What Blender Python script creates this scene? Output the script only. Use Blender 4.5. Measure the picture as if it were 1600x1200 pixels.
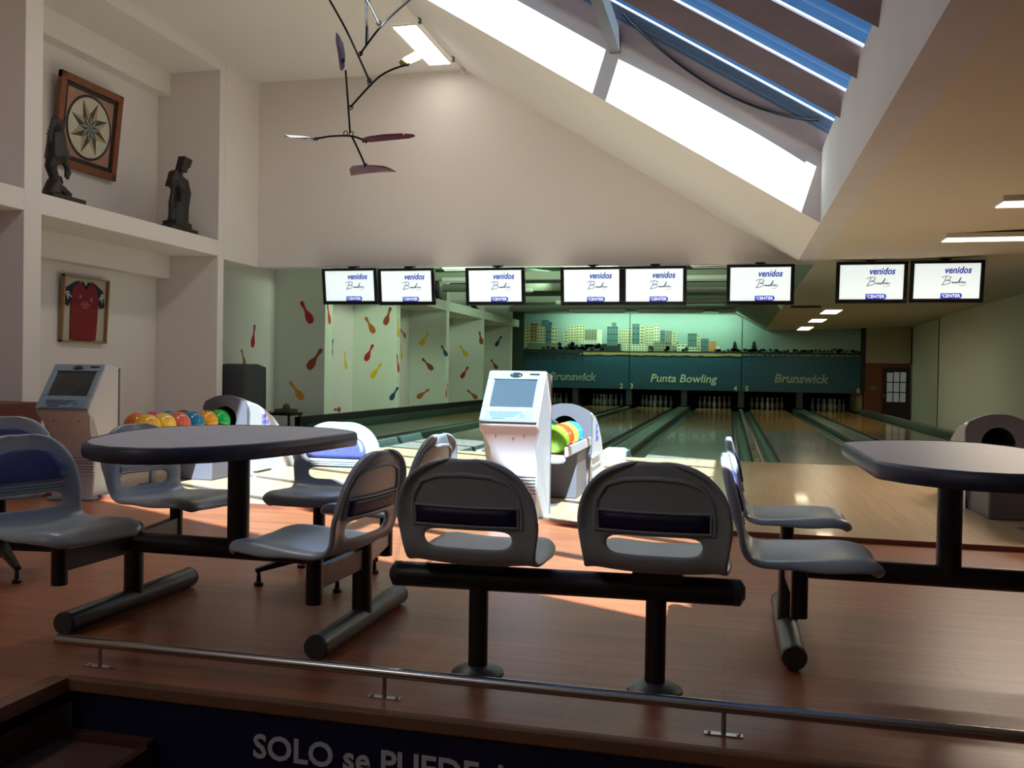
import bpy, bmesh, math, random
import numpy as np
from mathutils import Vector, Matrix
random.seed(7)
C = bpy.context.scene.collection
for o in list(bpy.data.objects): bpy.data.objects.remove(o)
scene = bpy.context.scene
PI = math.pi

# ------------------------------------------------------------------ camera, sky, sun, exposure
F_PX, YAW, PITCH, ROLL, CAM_H = 1397.0, .2395, -.0125, .0165, 1.016
def cam_axes():
    cy, sy = math.cos(YAW), math.sin(YAW)
    f = Vector((-sy*math.cos(PITCH), cy*math.cos(PITCH), math.sin(PITCH)))
    r = Vector((cy, sy, 0)); u = r.cross(f)
    c, s = math.cos(ROLL), math.sin(ROLL)
    return c*r+s*u, -s*r+c*u, f
RX, UX, FX = cam_axes()
cam_d = bpy.data.cameras.new('camera'); cam_o = bpy.data.objects.new('camera', cam_d); C.objects.link(cam_o)
m = Matrix.Identity(4)
for i in range(3):
    m[i][0] = RX[i]; m[i][1] = UX[i]; m[i][2] = -FX[i]
m[2][3] = CAM_H
cam_o.matrix_world = m
cam_d.sensor_width = 36; cam_d.lens = F_PX/1600*36; cam_d.clip_end = 300; cam_d.clip_start = .05
scene.camera = cam_o
CP = Vector((0, 0, CAM_H))
def at(x, y, **k):
    """point of the place seen at photo pixel x, y that lies on the plane X=, Y= or Z="""
    d = RX*((x-800)/F_PX) - UX*((y-600)/F_PX) + FX
    (a, v), = k.items(); i = 'XYZ'.index(a)
    return CP + d*((v-CP[i])/d[i])

w = bpy.data.worlds.new('sky'); scene.world = w; w.use_nodes = True
nt = w.node_tree; nt.nodes.clear()
sk = nt.nodes.new('ShaderNodeTexSky'); sk.sky_type = 'NISHITA'; sk.sun_disc = False
SUN_DIR = Vector((-.30, .93, -1.0)).normalized()          # the way the light travels
sk.sun_elevation = math.asin(-SUN_DIR.z); sk.sun_rotation = math.atan2(-SUN_DIR.x, -SUN_DIR.y)
sk.air_density = 1.0; sk.dust_density = .3; sk.ozone_density = 5.0
bg = nt.nodes.new('ShaderNodeBackground'); bg.inputs[1].default_value = .095
wo = nt.nodes.new('ShaderNodeOutputWorld')
nt.links.new(sk.outputs[0], bg.inputs[0]); nt.links.new(bg.outputs[0], wo.inputs[0])
sd = bpy.data.lights.new('sun', 'SUN'); sd.energy = 36; sd.angle = .0093; sd.color = (1, .84, .74)
so = bpy.data.objects.new('sun', sd); C.objects.link(so); so.rotation_euler = SUN_DIR.to_track_quat('-Z', 'Y').to_euler()
so.location = (3, -6, 12)
vs = scene.view_settings
vs.view_transform = 'Standard'; vs.look = 'None'; vs.gamma = 1; vs.use_curve_mapping = False; vs.exposure = 0.0
def area(name, loc, size, power, col, direction=(0, 0, -1)):
    l = bpy.data.lights.new(name, 'AREA'); l.shape = 'RECTANGLE'; l.size, l.size_y = size; l.energy = power; l.color = col
    o = bpy.data.objects.new(name, l); C.objects.link(o); o.location = loc
    o.rotation_euler = Vector(direction).to_track_quat('-Z', 'Y').to_euler(); return o

# ------------------------------------------------------------------ materials
def lin(c): return tuple((v/255/12.92 if v/255 <= .04045 else ((v/255+.055)/1.055)**2.4) for v in c)
MATS = {}
def mat(name, rgb, rough=.5, metal=0, spec=.5, noise=None, bump=None, emit=None, coat=0):
    """rgb: sRGB 0..255; noise=(scale xyz, amount); bump=(scale, strength)"""
    if name in MATS: return MATS[name]
    mt = bpy.data.materials.new(name); mt.use_nodes = True; t = mt.node_tree; b = t.nodes['Principled BSDF']
    c = lin(rgb); b.inputs['Base Color'].default_value = (*c, 1); b.inputs['Roughness'].default_value = rough
    b.inputs['Metallic'].default_value = metal; b.inputs['Specular IOR Level'].default_value = spec
    b.inputs['Coat Weight'].default_value = coat
    if emit: b.inputs['Emission Color'].default_value = (*lin(rgb), 1); b.inputs['Emission Strength'].default_value = emit
    if noise or bump:
        tc = t.nodes.new('ShaderNodeTexCoord')
    if noise:
        mp = t.nodes.new('ShaderNodeMapping'); mp.inputs['Scale'].default_value = noise[0]
        n = t.nodes.new('ShaderNodeTexNoise'); n.inputs['Scale'].default_value = 1; n.inputs['Detail'].default_value = 5
        t.links.new(tc.outputs['Object'], mp.inputs[0]); t.links.new(mp.outputs[0], n.inputs['Vector'])
        r = t.nodes.new('ShaderNodeMapRange'); r.inputs['From Min'].default_value = .25; r.inputs['From Max'].default_value = .75
        r.inputs['To Min'].default_value = 1-noise[1]; r.inputs['To Max'].default_value = 1+noise[1]*.6
        mx = t.nodes.new('ShaderNodeVectorMath'); mx.operation = 'SCALE'; mx.inputs[0].default_value = c
        t.links.new(n.outputs[0], r.inputs[0]); t.links.new(r.outputs[0], mx.inputs['Scale']); t.links.new(mx.outputs[0], b.inputs['Base Color'])
    if bump:
        n2 = t.nodes.new('ShaderNodeTexNoise'); n2.inputs['Scale'].default_value = bump[0]; n2.inputs['Detail'].default_value = 4
        bp = t.nodes.new('ShaderNodeBump'); bp.inputs['Strength'].default_value = bump[1]; bp.inputs['Distance'].default_value = .01
        t.links.new(tc.outputs['Object'], n2.inputs['Vector']); t.links.new(n2.outputs[0], bp.inputs['Height']); t.links.new(bp.outputs[0], b.inputs['Normal'])
    MATS[name] = mt; return mt
def wood(name, cols, axis, width, rough=.3, length=1.8, vary=.5, grain=.25, coat=0):
    """strip boards along axis; cols two sRGB colours"""
    mt = bpy.data.materials.new(name); mt.use_nodes = True; t = mt.node_tree; b = t.nodes['Principled BSDF']; L = t.links
    tc = t.nodes.new('ShaderNodeTexCoord'); mp = t.nodes.new('ShaderNodeMapping')
    if axis == 'Y': mp.inputs['Rotation'].default_value = (0, 0, PI/2)
    L.new(tc.outputs['Object'], mp.inputs[0])
    br = t.nodes.new('ShaderNodeTexBrick'); br.inputs['Scale'].default_value = 1; br.inputs['Mortar Size'].default_value = width*.025
    br.inputs['Brick Width'].default_value = length; br.inputs['Row Height'].default_value = width; br.offset = .37
    br.inputs['Color1'].default_value = (*lin(cols[0]), 1); br.inputs['Color2'].default_value = (*lin(cols[1]), 1)
    br.inputs['Mortar'].default_value = (*[v*.8 for v in lin(cols[0])], 1); br.inputs['Bias'].default_value = 0
    L.new(mp.outputs[0], br.inputs['Vector'])
    m2 = t.nodes.new('ShaderNodeMapping'); m2.inputs['Scale'].default_value = (1.2, 22, 1); L.new(mp.outputs[0], m2.inputs[0])
    n = t.nodes.new('ShaderNodeTexNoise'); n.inputs['Scale'].default_value = 1; n.inputs['Detail'].default_value = 6; L.new(m2.outputs[0], n.inputs['Vector'])
    r = t.nodes.new('ShaderNodeMapRange'); r.inputs['From Min'].default_value = .3; r.inputs['From Max'].default_value = .7
    r.inputs['To Min'].default_value = 1-grain; r.inputs['To Max'].default_value = 1+grain*.5; L.new(n.outputs[0], r.inputs[0])
    mx = t.nodes.new('ShaderNodeVectorMath'); mx.operation = 'SCALE'; L.new(br.outputs['Color'], mx.inputs[0]); L.new(r.outputs[0], mx.inputs['Scale'])
    L.new(mx.outputs[0], b.inputs['Base Color']); b.inputs['Roughness'].default_value = rough; b.inputs['Coat Weight'].default_value = coat; b.inputs['Coat Roughness'].default_value = .05
    return mt
PLASTER = mat('white_plaster', (224, 215, 210), .9, spec=.2, noise=((.6, .6, .6), .04), bump=(30, .08))
PLASTER_FAR = mat('white_plaster_hall', (214, 218, 204), .9, spec=.2, bump=(30, .05))
CEIL_DARK = mat('painted_green_ceiling', (96, 112, 100), .9)
CEIL_LOW = mat('cream_ceiling_paint', (200, 190, 172), .85, spec=.2, noise=((.5, .5, .5), .04))
STEEL = mat('brushed_steel', (182, 182, 180), .26, 1)
PAINT_BLACK = mat('black_powder_coat', (22, 22, 25), .42)
PAINT_GREY = mat('grey_powder_coat', (58, 62, 64), .38, noise=((6, 6, 6), .15))
SHELL = mat('grey_seat_plastic', (156, 166, 173), .30, noise=((3, 3, 3), .06), bump=(260, .06))
BLUE = mat('violet_blue_vinyl', (78, 78, 134), .38, noise=((25, 25, 25), .15))
NAVY = mat('dark_navy_strip', (30, 26, 70), .5)
LAMINATE = mat('grey_table_laminate', (188, 189, 198), .42, noise=((9, 9, 9), .06))
EDGE = mat('blue_grey_rubber_edge', (56, 58, 78), .45, noise=((30, 30, 30), .25))
KIOSK = mat('kiosk_cream_plastic', (182, 176, 178), .32)
KFACE = mat('kiosk_light_blue_face', (128, 144, 154), .32)
KDARK = mat('kiosk_dark_screen', (40, 46, 48), .12, coat=.5)
KEYS = mat('key_caps', (70, 84, 96), .5)
HOOD = mat('hood_grey_plastic', (96, 90, 96), .42)
HOODSIDE = mat('hood_light_side', (186, 182, 184), .4)
BLACKHOLE = mat('black_rubber_tunnel', (8, 8, 8), .9)
RACK = mat('rack_pale_blue_plastic', (170, 190, 200), .35)
BLACK_TV = mat('black_tv_bezel', (10, 10, 12), .2)
SCREEN = mat('white_lit_screen', (222, 236, 238), .5, emit=.80)
INK_BLUE = mat('screen_blue_ink', (28, 48, 160), .5, emit=.55)
INK_DARK = mat('screen_dark_ink', (26, 34, 80), .5, emit=.4)
INK_WHITE = mat('screen_white_ink', (225, 232, 245), .5, emit=.9)
TUBE = mat('lit_fluorescent_tube', (255, 250, 238), .5, emit=4)
TUBE_WARM = mat('lit_warm_panel', (255, 236, 196), .5, emit=3.5)
WHITE_METAL = mat('white_metal', (200, 200, 190), .5)
PURLIN = mat('mauve_brown_steel', (112, 98, 106), .55, noise=((1.5, 9, 9), .15))
GREYBEAM = mat('grey_mullion', (96, 94, 98), .8)
WOODFRAME = mat('reddish_brown_wood', (122, 68, 38), .5, noise=((2, 14, 14), .2))
PINE = mat('pale_wood_frame', (150, 120, 78), .5, noise=((12, 2, 2), .2))
CARVED = mat('dark_carved_wood', (30, 22, 20), .45, noise=((14, 14, 14), .4))
NAVYPANEL = mat('navy_painted_panel', (14, 16, 52), .45)
LETTER = mat('pale_grey_letter', (190, 190, 200), .5)
STEPSIDE = mat('brown_step_board', (84, 48, 30), .5, noise=((1, 8, 8), .25))
CARPET = mat('brown_carpet', (104, 72, 60), .95, noise=((60, 60, 60), .2), bump=(220, .4))
GUTTER = mat('dark_green_gutter', (58, 74, 66), .3)
CAPPING = mat('green_grey_capping', (88, 110, 98), .28)
MAROON = mat('maroon_plastic', (120, 70, 50), .5)
COVER = mat('dark_grey_dust_cover', (66, 68, 72), .8, noise=((4, 4, 4), .15))
GLASSM = bpy.data.materials.new('tinted_skylight_glass'); GLASSM.use_nodes = True
t = GLASSM.node_tree; t.nodes.remove(t.nodes['Principled BSDF'])
tr = t.nodes.new('ShaderNodeBsdfTransparent'); tr.inputs[0].default_value = (.62, .80, .92, 1)
gl = t.nodes.new('ShaderNodeBsdfGlossy'); gl.inputs['Roughness'].default_value = .03
fr = t.nodes.new('ShaderNodeFresnel'); fr.inputs[0].default_value = 1.4
mx = t.nodes.new('ShaderNodeMixShader'); mx.inputs[0].default_value = .012; t.links.new(tr.outputs[0], mx.inputs[1]); t.links.new(gl.outputs[0], mx.inputs[2])
t.links.new(mx.outputs[0], t.nodes['Material Output'].inputs[0])
FLOOR_RED = wood('cherry_laminate', ((164, 98, 66), (152, 89, 58)), 'X', .19, .34, 1.3, grain=.25)
APPROACH = wood('maple_approach', ((196, 170, 138), (184, 158, 124)), 'Y', .027, .3, 2.4, grain=.14, coat=.3)
LANE_A = wood('grey_maple_lane', ((178, 174, 162), (168, 164, 150)), 'Y', .027, .16, 3, grain=.1, coat=.5)
LANE_B = wood('amber_pine_lane', ((190, 156, 96), (176, 140, 82)), 'Y', .027, .16, 3, grain=.1, coat=.5)

# ------------------------------------------------------------------ mesh helpers
class MB:
    def __init__(s): s.v = []; s.f = []; s.mi = []
    def add(s, vs, fs, mi=0):
        n = len(s.v); s.v += [tuple(q) for q in vs]; s.f += [tuple(i+n for i in f) for f in fs]; s.mi += [mi]*len(fs)
    def box(s, x0, x1, y0, y1, z0, z1, mi=0):
        vs = [(x, y, z) for z in (z0, z1) for y in (y0, y1) for x in (x0, x1)]
        s.add(vs, [(0, 2, 3, 1), (4, 5, 7, 6), (0, 1, 5, 4), (2, 6, 7, 3), (0, 4, 6, 2), (1, 3, 7, 5)], mi)
    def quad(s, a, b, c, d, mi=0): s.add([a, b, c, d], [(0, 1, 2, 3)], mi)
    def slab(s, pts, off, mi=0):
        """polygon pts extruded by vector off"""
        n = len(pts); off = Vector(off); P2 = [Vector(p)+off for p in pts]
        s.add(list(pts)+P2, [tuple(range(n-1, -1, -1)), tuple(range(n, 2*n))] + [(i, (i+1) % n, n+(i+1) % n, n+i) for i in range(n)], mi)
    def tube(s, pts, r, seg=12, cap=True, mi=0):
        pts = [Vector(p) for p in pts]; rs = r if isinstance(r, (list, tuple)) else [r]*len(pts)
        rings = []; up = None
        for i, p in enumerate(pts):
            d = (pts[min(i+1, len(pts)-1)]-pts[max(i-1, 0)]).normalized()
            if up is None: up = d.orthogonal().normalized()
            up = (up-d*up.dot(d)).normalized(); sd = d.cross(up)
            rings.append([p+(up*math.cos(2*PI*k/seg)+sd*math.sin(2*PI*k/seg))*rs[i] for k in range(seg)])
        vs = [q for r_ in rings for q in r_]; fs = []
        for i in range(len(pts)-1):
            for k in range(seg):
                a = i*seg+k; b = i*seg+(k+1) % seg; fs.append((a, b, b+seg, a+seg))
        if cap: fs += [tuple(range(seg-1, -1, -1)), tuple((len(pts)-1)*seg+k for k in range(seg))]
        s.add(vs, fs, mi)
    def cyl(s, c, r, h, seg=20, mi=0): s.tube([c, (c[0], c[1], c[2]+h)], r, seg, True, mi)
    def lathe(s, prof, c=(0, 0, 0), seg=24, mi=0):
        vs = [(c[0]+r*math.cos(2*PI*k/seg), c[1]+r*math.sin(2*PI*k/seg), c[2]+z) for r, z in prof for k in range(seg)]
        fs = [(i*seg+k, i*seg+(k+1) % seg, (i+1)*seg+(k+1) % seg, (i+1)*seg+k) for i in range(len(prof)-1) for k in range(seg)]
        fs += [tuple(range(seg-1, -1, -1)), tuple((len(prof)-1)*seg+k for k in range(seg))]
        s.add(vs, fs, mi)
    def sphere(s, c, r, seg=20, rings=12, mi=0, sc=(1, 1, 1)):
        pr = [(r*math.sin(PI*max(i, .02)/rings) if i not in (rings,) else r*.01, -r*math.cos(PI*i/rings)) for i in range(rings+1)]
        n0 = len(s.v); s.lathe(pr, (0, 0, 0), seg, mi)
        for i in range(n0, len(s.v)):
            q = s.v[i]; s.v[i] = (c[0]+q[0]*sc[0], c[1]+q[1]*sc[1], c[2]+q[2]*sc[2])
    def xf(s, M):
        s.v = [tuple(M @ Vector(q)) for q in s.v]; return s
    def build(s, name, m_, parent=None, smooth=False, bevel=0, loc=None, sub=0, ang=40):
        me = bpy.data.meshes.new(name); me.from_pydata(s.v, [], s.f)
        ms = m_ if isinstance(m_, (list, tuple)) else [m_]
        for q in ms: me.materials.append(q)
        me.polygons.foreach_set('material_index', s.mi)
        bm = bmesh.new(); bm.from_mesh(me); bmesh.ops.recalc_face_normals(bm, faces=bm.faces); bm.to_mesh(me); bm.free()
        if smooth:
            me.shade_smooth()
            if ang: me.set_sharp_from_angle(angle=math.radians(ang))
        o = bpy.data.objects.new(name, me); C.objects.link(o)
        if parent is not None: o.parent = parent
        if loc is not None: o.location = loc
        if bevel:
            b = o.modifiers.new('bevel', 'BEVEL'); b.width = bevel; b.segments = 3; b.limit_method = 'ANGLE'; b.angle_limit = math.radians(35)
            me.shade_smooth()
            b.harden_normals = False
            me.set_sharp_from_angle(angle=math.radians(60))
        if sub:
            q = o.modifiers.new('sub', 'SUBSURF'); q.levels = q.render_levels = sub
        return o
def thing(name, label, cat, loc=(0, 0, 0), rz=0, group=None):
    o = bpy.data.objects.new(name, None); C.objects.link(o); o.location = loc; o.rotation_euler = (0, 0, rz)
    o['label'] = label; o['category'] = cat; o.empty_display_size = .1
    if group: o['group'] = group
    return o
def tag(o, label, cat, group=None, kind=None):
    o['label'] = label; o['category'] = cat
    if group: o['group'] = group
    if kind: o['kind'] = kind
    return o
def struct(o, label=None):
    o['kind'] = 'structure'
    if label: o['label'] = label
    return o
def copy_tree(o, parent=None, **tags):
    c = o.copy(); C.objects.link(c); c.parent = parent
    for k, v in tags.items(): c[k] = v
    for ch in [q for q in bpy.data.objects if q.parent == o and q != c]: copy_tree(ch, c)
    return c
def text(name, body, size, m_, M, parent, align='CENTER', shear=0, weight=0, depth=.002, sx=1.0, outline=None):
    """lettering as a mesh; M places the text plane (x right, y up, z out)"""
    cu = bpy.data.curves.new(name, 'FONT'); cu.body = body; cu.size = size; cu.align_x = align; cu.align_y = 'CENTER'
    cu.shear = shear; cu.offset = weight; cu.extrude = depth if outline is None else 0; cu.resolution_u = 3
    if outline: cu.fill_mode = 'NONE'; cu.bevel_depth = outline; cu.bevel_resolution = 0
    tmp = bpy.data.objects.new('tmp', cu); C.objects.link(tmp)
    bpy.context.view_layer.update()
    me = bpy.data.meshes.new_from_object(tmp.evaluated_get(bpy.context.evaluated_depsgraph_get()))
    bpy.data.objects.remove(tmp); bpy.data.curves.remove(cu)
    me.materials.clear(); me.materials.append(m_)
    me.transform(M @ Matrix.Diagonal((sx, 1, 1, 1)))
    o = bpy.data.objects.new(name, me); C.objects.link(o); o.parent = parent
    return o
def wallM(p, xdir, ydir):
    x = Vector(xdir).normalized(); y = Vector(ydir).normalized(); z = x.cross(y)
    M = Matrix.Identity(4)
    for i in range(3): M[i][0], M[i][1], M[i][2], M[i][3] = x[i], y[i], z[i], p[i]
    return M

# ------------------------------------------------------------------ main dimensions
YE, YA, YF, YB, YM = 2.58, 6.06, 11.05, 11.74, 28.4       # platform edge, approach start, foul line, bulkhead, masking
XW, XBACK, XR = -6.7, -7.64, 5.2
ZC, ZL, ZS0, ZS1 = 5.15, 2.45, 2.52, 2.73                   # high ceiling, low ceiling, shelf slab
XS, XT = .78, -3.62                                       # right side and top of the sloped ceiling
ZF = -.03
def zs(x): return ZL+(XS-x)*(ZC-ZL)/(XS-XT)
YSF, YSN, XSL, HS = 8.73, .88, -3.27, .67                      # skylight shaft far / near end, left side, height
FINS = [(-1.4, -1.17), (1.8, 2.0), (4.1, 4.33), (7.33, 7.56), (10.72, 10.86), (14.0, 14.29), (17.29, 17.55), (20.66, 20.87), (23.9, 24.09), (27.15, 27.4)]

# ------------------------------------------------------------------ floors
b = MB(); b.box(-2.15, 8.0, YE, YA, -.12, ZF); b.box(-7.64, -2.15, -4.5, YA, -.12, ZF); struct(b.build('floor', FLOOR_RED), 'reddish brown laminate floor of the seating platform')
b = MB(); b.box(-7.64, 8.0, -4.5, YE, -.7, -.58); struct(b.build('floor', CARPET), 'lower floor in front of the platform')
b = MB(); b.box(-7.64, 8.0, YA, YF, -.12, 0); struct(b.build('floor', APPROACH), 'pale maple approach boards in front of the lanes')
b = MB(); b.box(-6.6, 5.2, YA-.02, YA, ZF, .002); struct(b.build('trim_1', MAROON), 'maroon edge strip where the approach begins')
b = MB(); b.box(-7.64, 8.0, YF, YM+2.0, -.5, -.42); struct(b.build('floor', mat('dark_concrete', (60, 62, 58), .8)), 'dark service floor below the lanes')
# platform edge: bullnose, navy riser, lettering
b = MB(); b.box(-2.15, 8.0, YE-.035, YE+.0, -.075, ZF+.002); struct(b.build('trim_2', mat('worn_brown_nosing', (120, 84, 60), .55, noise=((3, 3, 3), .25)), bevel=.008), 'worn brown nosing along the platform edge')
ris = MB(); ris.box(-2.13, 7.98, YE-.02, YE, -.58, -.075)
ris = ris.build('riser_panel', NAVYPANEL); tag(ris, 'navy blue riser board under the platform edge with pale capital lettering', 'panel')
text('lettering', 'SOLO se PUEDE AC', .105, LETTER, wallM((-1.452, YE-.024, -.186), (1, 0, -.004), (0, 0, 1)), ris, 'LEFT', weight=.0022, sx=1.02)
# steps at the lower left
b = MB(); b.box(-2.19, -2.15, -1, YE, -.58, -.06); b.box(-2.2, -2.135, -1, YE-.03, -.075, ZF+.002, 1)
struct(b.build('trim_3', [STEPSIDE, MATS['worn_brown_nosing']]), 'brown board closing the platform side above the steps')
b = MB(); b.box(-2.15, -1.84, -1, YE-.06, -.58, -.225)
st = b.build('step_block', CARPET); tag(st, 'brown carpeted step against the navy riser at the lower left', 'step')
e = MB(); e.box(-2.15, -1.81, YE-.06, YE-.022, -.58, -.20); e.box(-1.84, -1.81, -1, YE-.06, -.58, -.222); e.build('edge_board', STEPSIDE, st)
b = MB(); b.box(-1.80, -1.5, -1, YE-.06, -.58, -.40); st2 = b.build('step_block', CARPET); tag(st2, 'lower carpeted step beside the upper step, at the bottom left', 'step')
# ------------------------------------------------------------------ foot rail
rl = thing('foot_rail', 'low brushed steel tube rail along the platform edge on small posts', 'rail', (-.7, 2.67, ZF))
b = MB(); b.tube([(-1.585, 0, .083), (4.5, 0, .083)], .0175, 20); b.build('rail_tube', STEEL, rl, smooth=True)
for px in (-1.41, -.355, .70, 1.75, 2.8, 3.85):
    b = MB(); b.tube([(px, 0, .004), (px, 0, .075)], .007, 10); b.build('post', STEEL, rl, smooth=True)
    b = MB(); b.box(px-.055, px+.055, -.012, .012, 0, .004)
    for sx_ in (-.042, .042): b.sphere((px+sx_, 0, .005), .006, 8, 5)
    b.build('base_plate', STEEL, rl)

# ------------------------------------------------------------------ left wall: fins, shelf slab, niches
b = MB(); b.box(XBACK-.15, XBACK, -4.5, YM+2, -.6, ZC+.3); struct(b.build('wall_left', PLASTER), 'white plaster left wall at the back of the niches')
for i, (a, c) in enumerate(FINS):
    b = MB(); far = a > 10.8
    b.box(XBACK, XW, a, c, -.6, ZC if not far else 3.4)
    struct(b.build('wall_left_fin', PLASTER_FAR if far else PLASTER, bevel=.006), 'white plaster fin between two wall niches')
b = MB(); b.box(XBACK, XW-.003, -4.5, 10.72, ZS0, ZS1); struct(b.build('trim_4', PLASTER, bevel=.006), 'white shelf slab dividing the upper and lower niches')
b = MB(); b.box(XBACK, XW-.003, 14.29, YM-.1, ZS0-.02, ZS1); struct(b.build('trim_5', PLASTER_FAR, bevel=.006), 'white slab over the niches beside the lanes')
b = MB(); b.box(XBACK, XW, 10.86, YB, ZS0-.03, ZC); b.box(XBACK, XW, YB, 14.0, ZS0+.2, 3.4); struct(b.build('wall_left_panel', PLASTER), 'white wall face beside the bulkhead')
b = MB(); b.box(XBACK, XW, -4.5, 10.72, 5.0, ZC); b.box(XBACK, XBACK+.18, -4.5, 10.72, 4.70, 5.0); b.box(XBACK, XBACK+.2, -4.5, 10.72, 2.22, ZS0)
struct(b.build('trim_6', PLASTER), 'white beams at the top of the niches')
# ------------------------------------------------------------------ bulkhead, ceilings, skylight shaft
b = MB(); b.slab([(XW, YB, ZS0-.03), (XS, YB, ZL), (XT, YB, ZC), (XW, YB, ZC)], (0, .18, 0)); struct(b.build('wall_back', PLASTER), 'white bulkhead wall above the screens')
b = MB(); b.box(XBACK, XT, -4.5, YB+.18, ZC, ZC+.15); struct(b.build('ceiling', PLASTER), 'high flat white ceiling')
b = MB()
def slopeprism(x0, x1, y0, y1, t_=HS):
    b.slab([(x0, y0, zs(x0)), (x1, y0, zs(x1)), (x1, y0, zs(x1)+t_), (x0, y0, zs(x0)+t_)], (0, y1-y0, 0))
slopeprism(XT, XS, YSF, YB+.18); slopeprism(XT, XSL, YSN, YSF); slopeprism(XT, XS, -4.5, YSN)
struct(b.build('ceiling_slope', PLASTER), 'sloping white ceiling around the skylight')
b = MB(); b.box(XS, XS+.22, -4.5, YB+.18, ZL, ZL+HS); struct(b.build('wall_right_shaft', mat('grey_white_plaster', (196, 192, 190), .9, spec=.2, noise=((2, 2, 2), .05), bump=(18, .15))), 'plastered right side of the skylight shaft')
b = MB(); b.box(XS+.22, 2.12, -4.5, YM-.0, ZL, ZL+.15); struct(b.build('ceiling_low', CEIL_LOW), 'low cream ceiling on the right')
b = MB(); b.slab([(2.12, -4.5, ZL), (8, -4.5, ZL+.25), (8, -4.5, ZL+.4), (2.12, -4.5, ZL+.15)], (0, YM+4.5, 0)); struct(b.build('ceiling_low', CEIL_LOW), 'far right cream ceiling beyond the crease')
b = MB(); b.box(XS-.02, XS+.24, YB+.18, YM+.3, ZL, 3.45)
# hall ceiling beyond the bulkhead
b = MB(); b.box(XBACK, -.6, YB+.18, YM+.3, 3.4, 3.5); struct(b.build('ceiling_hall', CEIL_DARK), 'dark green ceiling over the lanes')
b = MB(); b.slab([(-.6, YB+.18, 3.4), (XS+.22, YB+.18, ZL), (XS+.22, YB+.18, ZL+.12), (-.6, YB+.18, 3.52)], (0, YM-.18-YB, 0)); struct(b.build('ceiling_hall_slope', mat('dull_green_paint', (120, 134, 118), .9)), 'sloping ceiling over the right lanes')
# closing walls
b = MB(); b.box(XBACK, 8, -4.65, -4.5, -.7, ZC+.2); struct(b.build('wall_front', mat('tan_wall', (196, 184, 172), .9)), 'wall behind the viewer')
b = MB(); b.box(XR, XR+.15, 24.1, YM+.3, -.6, 3); b.box(5.0, 5.15, 11.74, 24.1, -.6, 3); b.box(XR-.2, XR+.1, 24.0, 24.12, -.6, 3)
struct(b.build('wall_right', PLASTER_FAR), 'plain right wall beside the lanes')
b = MB(); b.box(5.0, 8.0, 11.62, 11.74, -.6, 3); b.box(8, 8.15, -4.5, 11.74, -.6, 3); struct(b.build('wall_right', mat('beige_wall', (176, 160, 130), .9)), 'beige wall at the far right')

# skylight glazing: purlins, mullion, panes
sky_ = thing('skylight', 'sloping glazed skylight with mauve steel purlins over the seating', 'skylight', (0, 0, 0))
def zg(x): return zs(x)+HS
py = [8.665, 7.28, 6.35, 5.45, 4.55, 3.65, 2.75, 1.85]
LV = Vector((0, -.68, .73))                      # the boards lean towards the viewer as they rise
LT = Vector((0, .73, .68))
for k, y in enumerate(py):
    b = MB(); a0 = .22 if k else .34; t_ = .075; dz = .11 if k else .03
    c0, c1 = Vector((XSL-.1, y, zg(XSL-.1)-dz)), Vector((XS+.12, y, zg(XS+.12)-dz))
    b.slab([c0, c1, c1+LV*a0, c0+LV*a0], LT*t_)
    b.build('purlin', PURLIN, sky_, bevel=.004)
    b = MB()
    for off in (-.012, .05):
        d_ = LV*(a0+.01)+Vector((0, off, 0))
        b.slab([c0+d_, c1+d_, c1+d_+Vector((0, 0, .016)), c0+d_+Vector((0, 0, .016))], (0, .012, 0))
    b.build('glazing_bar', WHITE_METAL, sky_)
for xm in (-1.15,):
    b = MB(); b.box(xm-.05, xm+.05, YSN, YSF, zg(xm)-.16, zg(xm)+.03); b.build('mullion', GREYBEAM, sky_)
ys_ = [YSF+.12]+[q-.25 for q in py]+[YSN-.1]
for k in range(len(ys_)-1):
    y1, y0 = ys_[k], ys_[k+1]
    for x0, x1 in ((XSL-.1, -1.17), (-1.13, XS+.12)):
        b = MB(); b.slab([(x0, y0+.02, zg(x0)+.115), (x1, y0+.02, zg(x1)+.115), (x1, y0+.02, zg(x1)+.121), (x0, y0+.02, zg(x0)+.121)], (0, y1-y0-.04, 0)); b.build('glass_pane', GLASSM, sky_)
# dark cable hanging below the first purlin, thin wires
b = MB(); pts = []
for i in range(25):
    u = i/24; x = -1.05+u*1.78; d_ = .30-.24*math.sin(PI*u)**.8; pts.append((x, 8.665-.68*d_-.012, zg(x)-.03+.73*d_-.014))
b.tube(pts, .011, 8); tag(b.build('power_cable', BLACKHOLE, smooth=True), 'thick black cable sagging below the lowest skylight beam', 'cable')
# wire rail along the crease of the ceiling
rt = thing('wire_rail', 'thin wire rail on small hooks along the crease of the high ceiling', 'rail', (XT+.02, 8, ZC-.05))
b = MB(); b.tube([(0, -9, 0), (0, 3.6, 0)], .006, 6); b.tube([(0, 3.6, 0), (0, 3.66, 0)], .03, 10); b.build('wire', WHITE_METAL, rt)
for y in np.arange(-8.5, 3.7, 1.3):
    b = MB(); b.box(-.015, .015, y, y+.03, -.03, .05); b.build('hook', GREYBEAM, rt)

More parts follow.
